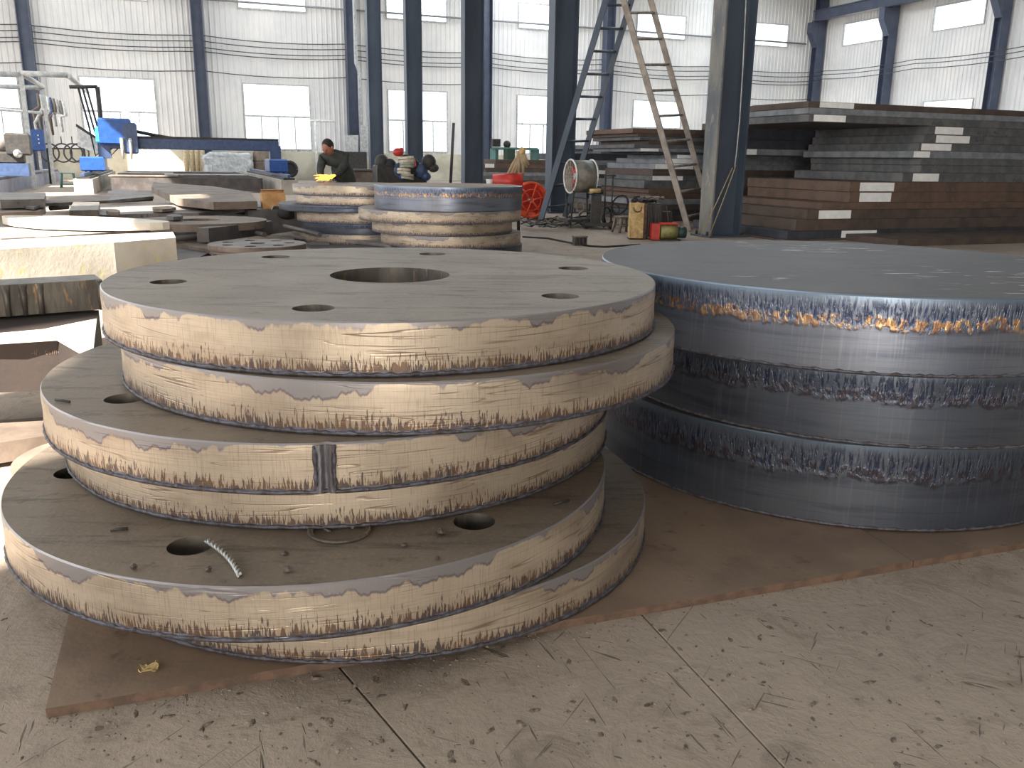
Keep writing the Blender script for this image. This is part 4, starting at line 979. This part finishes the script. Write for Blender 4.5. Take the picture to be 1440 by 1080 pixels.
# gloved hands closed round the torch
def hand(c, d, s, mat=M_glove):
    c=hp+Vector(c); d=Vector(d).normalized(); sd=d.cross(Z).normalized(); dn=sd.cross(d).normalized()
    if dn.z>0: dn=-dn
    m=MB(); m.ball(c,.045,.055,.024,10,8,sd,d,dn)
    for i,L in enumerate((.032,.038,.036,.028)):
        o_=sd*(-.033+.022*i); p=c+d*.045+o_; m.tube([p-d*.02,p+d*L*.6,p+d*L+dn*.02,p+d*L*.7+dn*.045,p+dn*.05],[.0115,.0110,.0105,.0100,.0085],7)
    p=c+sd*.04*s; m.tube([p-d*.02,p+sd*.02*s+d*.02,p+sd*.01*s+d*.035+dn*.03],[.014,.0125,.010],7)
    return m.build('hand',mat,wk)
hand((-.0,-.52,.86),(-.3,-.8,-.35),1); hand((-.17,-.53,.82),(.1,-.8,-.3),-1)
for x in(.22,-.08): MB().box(hp+Vector((x,-.05,.04)),.11,.28,.08,Vector((1,0,0)),Vector((0,1,0)),Z,b=.02).build('shoe',M_black,wk)
tt=AY(466,257,Yp-.8); to=thing('cutting_torch',tt,'thin cutting torch held by the bending worker','torch')
h1_=hp+Vector((-.02,-.55,.83)); h2_=hp+Vector((-.17,-.56,.80)); tip=Vector((AY(459,258,12.95).x,12.95,ZS1+.03))
MB().tube([h1_+(h1_-tip)*.3,h1_,tip+(h1_-tip).normalized()*.08,tip],[.012,.012,.009,.007],8).build('lance',M_steel,to)
MB().tube([h1_+(h1_-tip)*.3,h1_+(h1_-tip)*.6+Z*.02,hp+Vector((.5,-.2,.5)),hp+Vector((.7,.3,.03))],.012,6).build('hose',M_rubber,to)
m=MB(); 
dd_=Vector((-.93,-.1,-.22)).normalized()
for i in range(18):
    L=random.uniform(.06,.22); s0=tip+Vector((random.uniform(-.02,.1),random.uniform(-.02,.02),random.uniform(.01,.07)))
    d=(dd_+Vector((random.uniform(-.2,.2),random.uniform(-.3,.3),random.uniform(-.05,.35)))).normalized(); e_=s0+d*L; e_.z=max(e_.z,ZS1+.01); m.tube([s0,s0.lerp(e_,.5)+Z*.01,e_],[.016,.012,.002],5)
m.ball(tip+Z*.045+Vector((.03,0,0)),.12,.04,.03,10,8,Vector((.95,0,.3)),Vector((0,1,0)),Vector((-.3,0,.95)))
tag(m.build('torch_flame',M_flame),'bright yellow flame and sparks where the torch cuts the disc','flame')

# ---------------------------------------------------------------- things behind the far stacks
# rolls of striped webbing with red handles, hanging on a dark trolley
Yr=19.5
def at(x,y,Y=Yr): return AY(x,y,Y)
o=thing('hose_trolley',Vector((at(565,250).x,Yr,0)),'dark trolley carrying rolls of striped webbing and a red bag','trolley')
c=at(560,240); MB().box(Vector((c.x,c.y+.2,.55)),1.1,.5,.9,b=.04).build('frame_box',M_black,o)
for k in range(7):
    a_=at(537+k*11,228+(k%3)*6); m=MB(); m.ball(a_,.16,.12,.17,10,7); m.ball(a_+Vector((.1,0,-.12)),.12,.1,.1,8,6); m.build('tool_bag',[M_black,M_rubber,M_navy][k%3],o)
for k,(x,y,r_) in enumerate(((571,224,.15),(572,232,.14),(568,241,.13),(573,248,.12))):
    a_=at(x,y,Yr-.4); m=MB()
    for j in range(4): m.tube([a_+Vector((r_*cos(t*pi/8),r_*.7*sin(t*pi/8),(j-1.5)*.028+.015*cos(t*pi/8+k))) for t in range(17)],.017,6,False)
    tag(m.build('webbing_roll',[plain('cream_webbing',(222,214,196),.9),plain('green_striped_webbing',(180,176,160),.9)][k%2]),['topmost','second','third','lowest'][k]+' roll of cream striped webbing piled before the slim columns','webbing','rolls of webbing')
    m=MB(); m.tube([a_+Vector(((r_+.012)*cos(t*pi/8),(r_+.01)*.7*sin(t*pi/8),.0+.015*cos(t*pi/8+k))) for t in range(17)],.011,6,False)
    m.build('stripe',[M_red,plain('dark_green',(30,80,60),.8),plain('brown_stripe',(150,80,50),.8),M_red][k],[q_ for q_ in col.objects if q_.name.startswith('webbing_roll')][-1]) if False else tag(m.build('binding_strap',[M_rust_edge,M_stool,M_rust_edge,M_rust_edge][k]),['rust-red strap round the topmost webbing roll','green strap round the second webbing roll','brown strap round the third webbing roll','brown strap round the lowest webbing roll'][k],'strap')
for (x,y,r_) in((560,214,.10),): 
    a_=at(x,y,Yr-.3); m=MB(); m.ball(a_,.12,.1,.09,10,7); m.ball(a_+Vector((.07,0,.05)),.05,.05,.05,8,6); tag(m.build('red_glove',M_red),'crumpled red glove on top of the webbing rolls','glove')
a_=at(579,229,Yr-.3); tag(MB().box(a_,.16,.08,.2,Vector((1,0,.25)).normalized(),Vector((0,1,0)),Vector((-.25,0,1)).normalized(),b=.02).build('red_bag',M_red),'small red pouch right of the webbing rolls','pouch')
# grey crate / machine block left of them
c=AY(520,238,20.5); o=thing('tool_crate',Vector((c.x,c.y,0)),'grey-brown crate standing right of the bending worker','crate')
MB().box(Vector((c.x,c.y,.42)),1.15,.6,.84,b=.02).build('crate_body',M_scrap[1],o); MB().box(Vector((c.x,c.y,.86)),1.2,.65,.05,b=.01).build('lid',M_scrap[2],o)
c=AY(507,232,20.9)
# tall light board behind worker
q4=[on_v(x,y,VF-2.2) for x,y in((486,190),(504,190),(504,219),(486,219))]
tag(MB().hull([P(a_,VF-2.2,b_) for a_,b_ in q4],[P(a_,VF-2.1,b_) for a_,b_ in q4]).build('notice_board',M_greyw),'pale grey board on the wall column right of the worker','board')
q4=[on_v(x,y,VF-1.6) for x,y in((507,176),(520,176),(520,220),(507,220))]
tag(MB().hull([P(a_,VF-1.6,b_) for a_,b_ in q4],[P(a_,VF-1.5,b_) for a_,b_ in q4]).build('metal_locker',M_greyw),'pale tall locker seen between wall column and slim column','locker')
# dark base cabinet there
c1_=on_v(497,235,VF-3); tag(MB().box(P(c1_[0],VF-2,.7),1.6,.7,1.4,b=.02).build('metal_cabinet',M_black),'dark low cabinet by the wall column right of the worker','cabinet')
# T shaped pole
a_=on_v(443,170,VF-2); b_=on_v(470,170,VF-2)
o=thing('lamp_post',P(a_[0],VF-2,0),'thin white T-shaped pole in front of the second big window','pole')
MB().tube([P(a_[0],VF-2,0),P(a_[0],VF-2,a_[1])],.06,8).build('pole',M_white,o); MB().tube([P(a_[0]-.25,VF-2,a_[1]),P(b_[0],VF-2,a_[1])],.05,8).build('arm',M_white,o)
# dark pole near third column
p0=G(633,268); tp=AY(638,173,p0.y+.3); tag(MB().tube([p0,tp],.055,8).build('iron_pole',M_black),'dark iron pole leaning beside the third interior column','pole')
# tyre lying by the wall
c=AY(407,238,43); o=MB(); 
for s_ in(0,): o.tube([c+U*.32*cos(t*pi/12)+Z*.32*sin(t*pi/12) for t in range(25)],.10,8,False); o.tube([c-V*.05,c+V*.05],.27,16)
tag(o.build('tyre',M_rubber),'dark round tyre leaning at the foot of the far wall','tyre')

# ---------------------------------------------------------------- fans, cart, cylinders around the second column
def wheel_ring(m,c,ax,ay,R,r,n=40): m.tube([c+ax*R*cos(2*pi*i/n)+ay*R*sin(2*pi*i/n) for i in range(n+1)],r,8,False)
# drum fan
Yf=15.6; cf=AY(802,248,Yf); o=thing('drum_fan',Vector((cf.x,cf.y,0)),'grey drum fan with red blades on a thin stand','fan')
ax_f=Vector((.94,.34,-.0)).normalized()   # axis to the right/back
sx_=Vector((-ax_f.y,ax_f.x,0)); Rf_=AY(802,225,Yf).z-cf.z
m=MB(); n=48; L=.40; vs_=[]
for r_,z_ in((Rf_,0),(Rf_,L),(Rf_-.012,L),(Rf_-.012,0)):
    vs_+=[cf+ax_f*z_+(sx_*cos(2*pi*i/n)+Z*sin(2*pi*i/n))*r_ for i in range(n)]
fs=[(j*n+i,j*n+(i+1)%n,((j+1)%4)*n+(i+1)%n,((j+1)%4)*n+i) for j in range(4) for i in range(n)]
m.add(vs_,fs,True); m.build('drum',dirty('drum_paint',(146,136,124),(88,92,90),2,.5,.1,0,lo=.4,hi=.6),o)
for z_ in(0,L): m=MB(); wheel_ring(m,cf+ax_f*z_,sx_,Z,Rf_+.008,.014); m.build('rim',M_white,o)
for k in range(5):
    a=k*2*pi/5+.6; d=(sx_*cos(a)+Z*sin(a)); e_=(-sx_*sin(a)+Z*cos(a)); c0=cf+ax_f*.14
    ring=lambda t: [c0+d*.05+e_*.03+ax_f*t,c0+d*(Rf_-.04)+e_*.11+ax_f*(t+.03),c0+d*(Rf_-.03)-e_*.06+ax_f*(t-.03),c0+d*.05-e_*.03+ax_f*(t-.01)]
    MB().hull(ring(0),ring(.006)).build('blade',M_red,o)
MB().tube([cf+ax_f*.08,cf+ax_f*.26],.055,16).build('hub',M_steel,o)
for k in range(12):
    a=k*pi/12*2; d=(sx_*cos(a)+Z*sin(a)); MB().tube([cf+d*.05-ax_f*.01,cf+d*Rf_],.0035,4).build('guard_wire',M_greyw,o)
m=MB(); wheel_ring(m,cf-ax_f*.01,sx_,Z,Rf_*.6,.0035); m.build('guard_ring',M_greyw,o)
for s_ in(0,1):
    for t_ in(-1,1):
        p_=cf+ax_f*(L*s_)+sx_*t_*.17-Z*(Rf_-.04); MB().tube([p_,Vector((p_.x+.04*t_,p_.y,0))],.016,6).build('stand_leg',M_black,o)
pm=cf+ax_f*L/2; MB().box(Vector((pm.x,pm.y,.12)),.6,.4,.05,ax_f,sx_,Z).build('stand_shelf',M_black,o)
# orange-red floor fan (round guard)
Yo=17.6; co=AY(744,281,Yo); o=thing('floor_fan',Vector((co.x,co.y,0)),'round orange-red blower wheel standing right of the middle-distance stack','fan')
Ro=.0+ (AY(746,257,Yo).z-co.z); axo=Vector((.35,-.94,0)).normalized(); so_=Vector((-axo.y,axo.x,0))
m=MB()
for z_ in(0,.12): wheel_ring(m,co+axo*z_,so_,Z,Ro,.028)
m.build('guard_ring',M_orange,o)
m=MB(); wheel_ring(m,co+axo*.13,so_,Z,Ro*.62,.012); m.build('inner_ring',M_orange,o)
MB().tube([co-axo*.02,co+axo*.01],Ro*.97,32).build('back_disc',M_red,o)
MB().tube([co,co+axo*.15],.05,12).build('hub',M_steel,o)
for k in range(6):
    a=k*pi/3+.2; d=(so_*cos(a)+Z*sin(a)); MB().tube([co+axo*.14,co+axo*.13+d*Ro],.018,6).build('spoke',M_orange,o)
b_=AY(715,298,Yo); MB().hull([co-so_*.0+Z*-Ro*.98+axo*t+so_*.1 for t in(0,.12)]+[Vector((b_.x,b_.y,b_.z))+axo*t for t in(.12,0)],[co+Z*-Ro*.75+axo*t+so_*.1 for t in(0,.12)]+[Vector((b_.x,b_.y,b_.z+.08))+axo*t for t in(.12,0)]).build('outlet',M_orange,o)
for s_ in(-1,1): MB().tube([co+so_*.2*s_-Z*Ro*.85+axo*.06,Vector(((co+so_*.3*s_).x,(co+so_*.3*s_).y,0.0))],.02,6).build('foot',M_black,o)
# red winch with sacking above the thick disc
Yw=14.6; c=AY(706,257,Yw); o=thing('red_pump',Vector((c.x,c.y,0)),'red machine body with a white nozzle, seen over the thick blue disc','machine')
MB().tube([AY(693,256,Yw),AY(735,255,Yw)],[.13,.14],14).build('body',M_red,o); MB().tube([AY(693,256,Yw),AY(684,257,Yw)],[.05,.06],10).build('nozzle',M_white,o)
for x in(697,730): MB().tube([AY(x,256,Yw),Vector((AY(x,256,Yw).x,Yw,0))],.03,6).build('leg',M_black,o)
c=AY(733,222,Yw); m=MB(); top_=AY(731,212,Yw)
for k,(x,y) in enumerate(((712,248),(716,250),(722,248),(729,250),(741,236),(744,232),(736,248))): m.tube([top_+Vector((random.uniform(-.04,.04),0,0)),AY((731+x)/2+random.uniform(-2,2),(212+y)/2,Yw),AY(x,y,Yw)],[.03,.035,.018],6)
tag(m.build('rope_bundle',M_rope),'bundle of tan ropes hanging in a tripod shape over the red machine','rope')
m=MB(); m.ball(AY(734,213,Yw),.06,.05,.07,8,6); m.tube([AY(727,214,Yw),AY(741,209,Yw)],.02,6); m.tube([AY(734,221,Yw),AY(734,150-0,Yw)],.006,4); tag(m.build('hoist_hook',M_yel),'small yellow hoist hook holding the rope bundle','hook')
# work bench with vice at the wall
c=AY(712,208,33.6); o=thing('work_bench',Vector((c.x,c.y,0)),'pale green work bench with tools before the narrow window','bench')
zt_=AY(712,209,33.6).z
for x in(695,752): MB().box(Vector((AY(x,209,33.6).x,33.6,zt_/2)),.12,.6,zt_).build('leg',M_stool,o)
MB().box(Vector(((AY(692,209,33.6).x+AY(756,209,33.6).x)/2,33.6,zt_)),AY(756,209,33.6).x-AY(692,209,33.6).x,.7,.08,Vector((1,0,0)),Vector((0,1,0)),Z).build('bench_top',M_stool,o)
MB().box(AY(697,201,33.6),.3,.25,.28).build('vice',M_black,o); MB().ball(AY(713,203,33.6),.14,.14,.14).build('grinder',M_black,o); MB().box(AY(716,218,33.2),.3,.4,.45).build('drawer_box',plain('dark_green_box',(50,72,62),.6),o)
# welding cart: hand truck with dark cylinders, hoses and junk
Yc=13.2
gx=G(842,322); o=thing('welding_cart',Vector((gx.x,gx.y,0)),'dark hand cart with coiled hoses and a yellow-capped post beside the drum fan','cart')
Yc=gx.y; p_=AY(838,290,Yc); MB().box(Vector((p_.x,p_.y,.32)),.17,.16,.52,Vector((1,0,0)),Vector((0,1,0)),Z,b=.02).build('cylinder_post',M_black,o); c=AY(837,268,Yc); MB().tube([c-Z*.03,c+Z*.03],.10,12).build('cap',M_yel,o)
MB().tube([c,c+Z*.25+X*.02],.012,6).build('valve_stem',M_wire,o)
for s_ in(-1,1): cw_=Vector((gx.x+.22*s_,gx.y,.07)); MB().tube([cw_-Vector((0,.03,0)),cw_+Vector((0,.03,0))],.07,16).build('wheel',M_rubber,o)
MB().box(Vector((gx.x,gx.y,.08)),.5,.3,.05,Vector((1,0,0)),Vector((0,1,0)),Z).build('cart_plate',M_black,o)
for x in(852,862): MB().tube([AY(x-3,320,Yc),AY(x,245,Yc)],.014,6).build('handle',M_black,o)
MB().tube([AY(849,247,Yc),AY(866,247,Yc)],.014,6).build('handle',M_black,o)
rn=random.Random(5)
for k in range(9):
    c=AY(rn.uniform(812,880),rn.uniform(282,312),Yc+rn.uniform(.1,.6)); c.z=max(c.z,.12); R_=rn.uniform(.08,.16); m=MB(); a1_=Vector((rn.uniform(-1,1),rn.uniform(-1,1),rn.uniform(-.3,.3))).normalized(); a2_=Vector((rn.uniform(-.2,.2),rn.uniform(-.2,.2),1)).normalized()
    pts=[c+a1_*R_*cos(t*.42)*(1+.03*t/15)+a2_*R_*sin(t*.42) for t in range(40)]
    for p in pts: p.z=max(p.z,.02)
    m.tube(pts,.014,5); m.build('hose_coil',[M_rubber,M_wire,M_scrap[1]][k%3],o)
# cable tangle on the floor
for k in range(7):
    m=MB(); pts=[]; x=rn.uniform(722,745); y=rn.uniform(307,318); x1_=x+rn.uniform(50,110)
    for i in range(14):
        p=G(x+(x1_-x)*i/13,y+rn.uniform(-4,4)*(1 if 0<i<13 else 0),.015+.012*k); pts.append(p)
    tag(m.tube(pts,.014,5).build('floor_cable',[M_rubber,M_scrap[1],M_wire][k%3]),['nearest','second','third','fourth','fifth','sixth','farthest'][k]+' cable in the tangle on the floor right of the orange fan','cable','cable tangle by the orange fan')
pts=[G(735,333,.012),G(770,335,.012),G(800,341,.012),G(830,346,.012),G(850,347,.012),G(900,344,.012)]
tag(MB().tube(pts,.014,6).build('floor_cable',M_rubber),'single dark cable snaking over bare concrete behind the left stack','cable')
# small perforated block on the floor
gb=G(815,345); o=thing('fire_brick',gb,'small pale perforated block lying alone on the bare floor','block')
bh=.13; MB().box(gb+Z*.12,.2,.1,.02).build('top_plate',M_scrap[1],o)
for k in range(4): MB().box(gb+Z*.06+U*(-.08+.053*k),.022,.1,.11).build('rib',M_scrap[2],o)
MB().box(gb+Z*.0075,.2,.1,.015).build('base',M_scrap[1],o)
# yellow welder box and clutter on it
gt=G(893,336); Yt=gt.y
def bx2(c,sx_,sy_,sz_,name,mat,par,b=.01): return MB().box(c,sx_,sy_,sz_,Vector((1,0,0)),Vector((0,1,0)),Z,b=b).build(name,mat,par)
o=thing('tool_cabinet',gt,'upright worn yellow cabinet with a dark handle, left of the red generator','cabinet')
bx2(gt+Z*.275,.20,.22,.53,'housing',M_yel,o); bx2(gt+Z*.012,.22,.24,.02,'base',M_black,o)
MB().tube([gt+Vector((-.06,-.115,.48)),gt+Vector((-.05,-.14,.43)),gt+Vector((0,-.15,.41)),gt+Vector((.05,-.14,.43)),gt+Vector((.06,-.115,.48))],.008,6).build('handle',M_black,o)
bx2(gt+Vector((.13,.05,.27)),.05,.2,.54,'side_rail',M_rust_edge,o)
g2=gt+Vector((.26,.12,0)); o=thing('welding_machine',g2,'dark welding machine with hoses piled on top, behind the red generator','machine')
bx2(g2+Z*.28,.26,.3,.5,'housing',M_black,o); bx2(g2+Vector((.2,.05,.22)),.2,.25,.38,'side_box',M_brown,o)
for k in range(8):
    c=g2+Vector((rn.uniform(-.32,.25),rn.uniform(-.1,.1),.56+rn.uniform(0,.08))); m=MB(); R_=rn.uniform(.06,.13)
    m.tube([c+Vector((R_*1.4*cos(t*.5),R_*sin(t*.5),.02*sin(t*1.3+k))) for t in range(22)],.012,5); m.build('hose_coil',[M_rubber,M_brown,M_wire,M_scrap[1]][k%4],o)
for k in range(6):
    c=g2+Vector((-.1+k*.07,-.16,.5)); MB().tube([c,c+Vector((rn.uniform(-.04,.04),-.03,-.2)),c+Vector((rn.uniform(-.08,.08),-.02,-.42))],.009,5).build('hose',[M_wire,M_rubber][k%2],o)
for s_ in(-1,1): MB().tube([g2+Vector((.1*s_,.0,.03))-Vector((0,.12,0)),g2+Vector((.1*s_,.0,.03))+Vector((0,.12,0))],.03,10).build('wheel',M_rubber,o)
gc=G(932,338); o=thing('generator',gc,'small red and olive engine drum lying before the welding machine','generator')
MB().tube([gc+Vector((-.06,0,.13)),gc+Vector((.20,.02,.13))],.115,18).build('drum',dirty('olive_paint',(150,148,92),(120,110,70),9,.5,0,.1),o)
bx2(gc+Vector((-.13,0,.13)),.12,.22,.24,'engine_cover',M_red,o); bx2(gc+Vector((.07,0,.25)),.28,.2,.03,'top_guard',M_red,o)
MB().tube([gc+Vector((.20,.02,.12)),gc+Vector((.34,.03,.12))],.085,14).build('end_cap',plain('dark_green_cap',(44,74,66),.5),o)
MB().box(gc+Vector((.05,0,.01)),.4,.2,.02,Vector((1,0,0)),Vector((0,1,0)),Z).build('skid',M_black,o)
# thin ropes hanging on the near column
for k,((x0,y0),(x1,y1)) in enumerate((((1030,236),(985,332)),((1035,232),(997,333)))):
    vv=row_v(1017)-.3; a_=on_v(x0,y0,vv); b_=on_v(x1,y1,vv); u1,z1=b_
    tag(MB().tube([P(a_[0],vv,a_[1]),P((a_[0]+u1)/2+.01,vv,(a_[1]+z1)/2),P(u1,vv,max(z1,.01))],.008,5).build('guy_rope',M_rope),['left','right'][k]+' of two pale ropes hanging before the nearest column','rope','ropes on the nearest column')
pts=[on_v(x,y,row_v(1017)-.19) for x,y in((1049,0),(1045,90),(1040,170),(1036,212),(1033,236))]
tag(MB().tube([P(a_,row_v(1017)-.19,b_) for a_,b_ in pts],.010,5).build('column_cable',M_greyw),'thin pale cable running down the nearest column','cable')

# ---------------------------------------------------------------- ladders
def ladder(bl,br,tl,tr,n,mat,label,r,flat=0):
    o=thing('ladder',(bl+br)/2,label,'ladder')
    for a_,b_ in((bl,tl),(br,tr)):
        d=(b_-a_).normalized(); s_=(br-bl).normalized(); w3=s_.cross(d).normalized(); c=(a_+b_)/2
        MB().box(c,r*1.1,r*2.4,(b_-a_).length,s_,w3,d,b=.004).build('rail',mat,o)
    for k in range(n):
        t=(k+.6)/n; a_=bl.lerp(tl,t); b_=br.lerp(tr,t); MB().tube([a_,b_],r*.55,8).build('rung',mat,o)
# blue one: foot by the second column
Yb=17.0
zt_=5.1
def onz(x,y,Y): return AY(x,y,Y)
bl=onz(757,300,16.6); bl.z=0; br=onz(797,296,17.6); br.z=0
def ext(p,q_,f): return p+(q_-p)*f
tl=AY(852,0,18.0); tr=AY(888,0,18.6)
bl=Vector((AY(760,304,17.0).x,17.0,0)); br=Vector((AY(795,290,18.4).x,18.4,0.0))
tl=ext(bl,AY(852,0,17.6),1.12); tr=ext(br,AY(888,0,18.2),1.12)
ladder(bl,br,tl,tr,11,M_col,'dark blue-grey steel ladder leaning beside the second interior column',.045)
bl=Vector((AY(969,328,14.9).x,14.9,0)); br=Vector((AY(1003,322,16.25).x,16.25,0))
tl=ext(bl,AY(877,0,15.4),1.1); tr=ext(br,AY(915,0,16.4),1.1)
ladder(bl,br,tl,tr,10,dirty('dusty_ladder',(158,148,138),(128,120,114),6,.8,0,.1),'dusty pale ladder leaning left, its foot beside the nearest column',.04)
def nest(thing_name, part, subs):
    for t_ in [q_ for q_ in col.objects if q_.parent is None and q_.name.split('.')[0]==thing_name]:
        ps=[c_ for c_ in t_.children if c_.name.split('.')[0]==part]
        if ps:
            for c_ in [c_ for c_ in t_.children if c_.name.split('.')[0] in subs]: c_.parent=ps[0]
nest('control_cabinet','housing',('indicator_lamp',)); nest('person','head',('hair','eye','mouth')); nest('tool_cabinet','housing',('handle',))
nest('drum_fan','drum',('rim','guard_wire','guard_ring')); nest('welding_cart','cylinder_post',('cap','valve_stem')); nest('tank','shell',('hoop',))
nest('steel_column','base_plate',('anchor_bolt',)); nest('wall_column','base_plate',('anchor_bolt',)); nest('gas_bottle','cylinder_shell',('valve',)); nest('bucket','shell',('rim',)); nest('steel_plate','plate_body',('chalk_scribble',)); nest('cutting_gantry','hose_mast',('hose',))
clean()
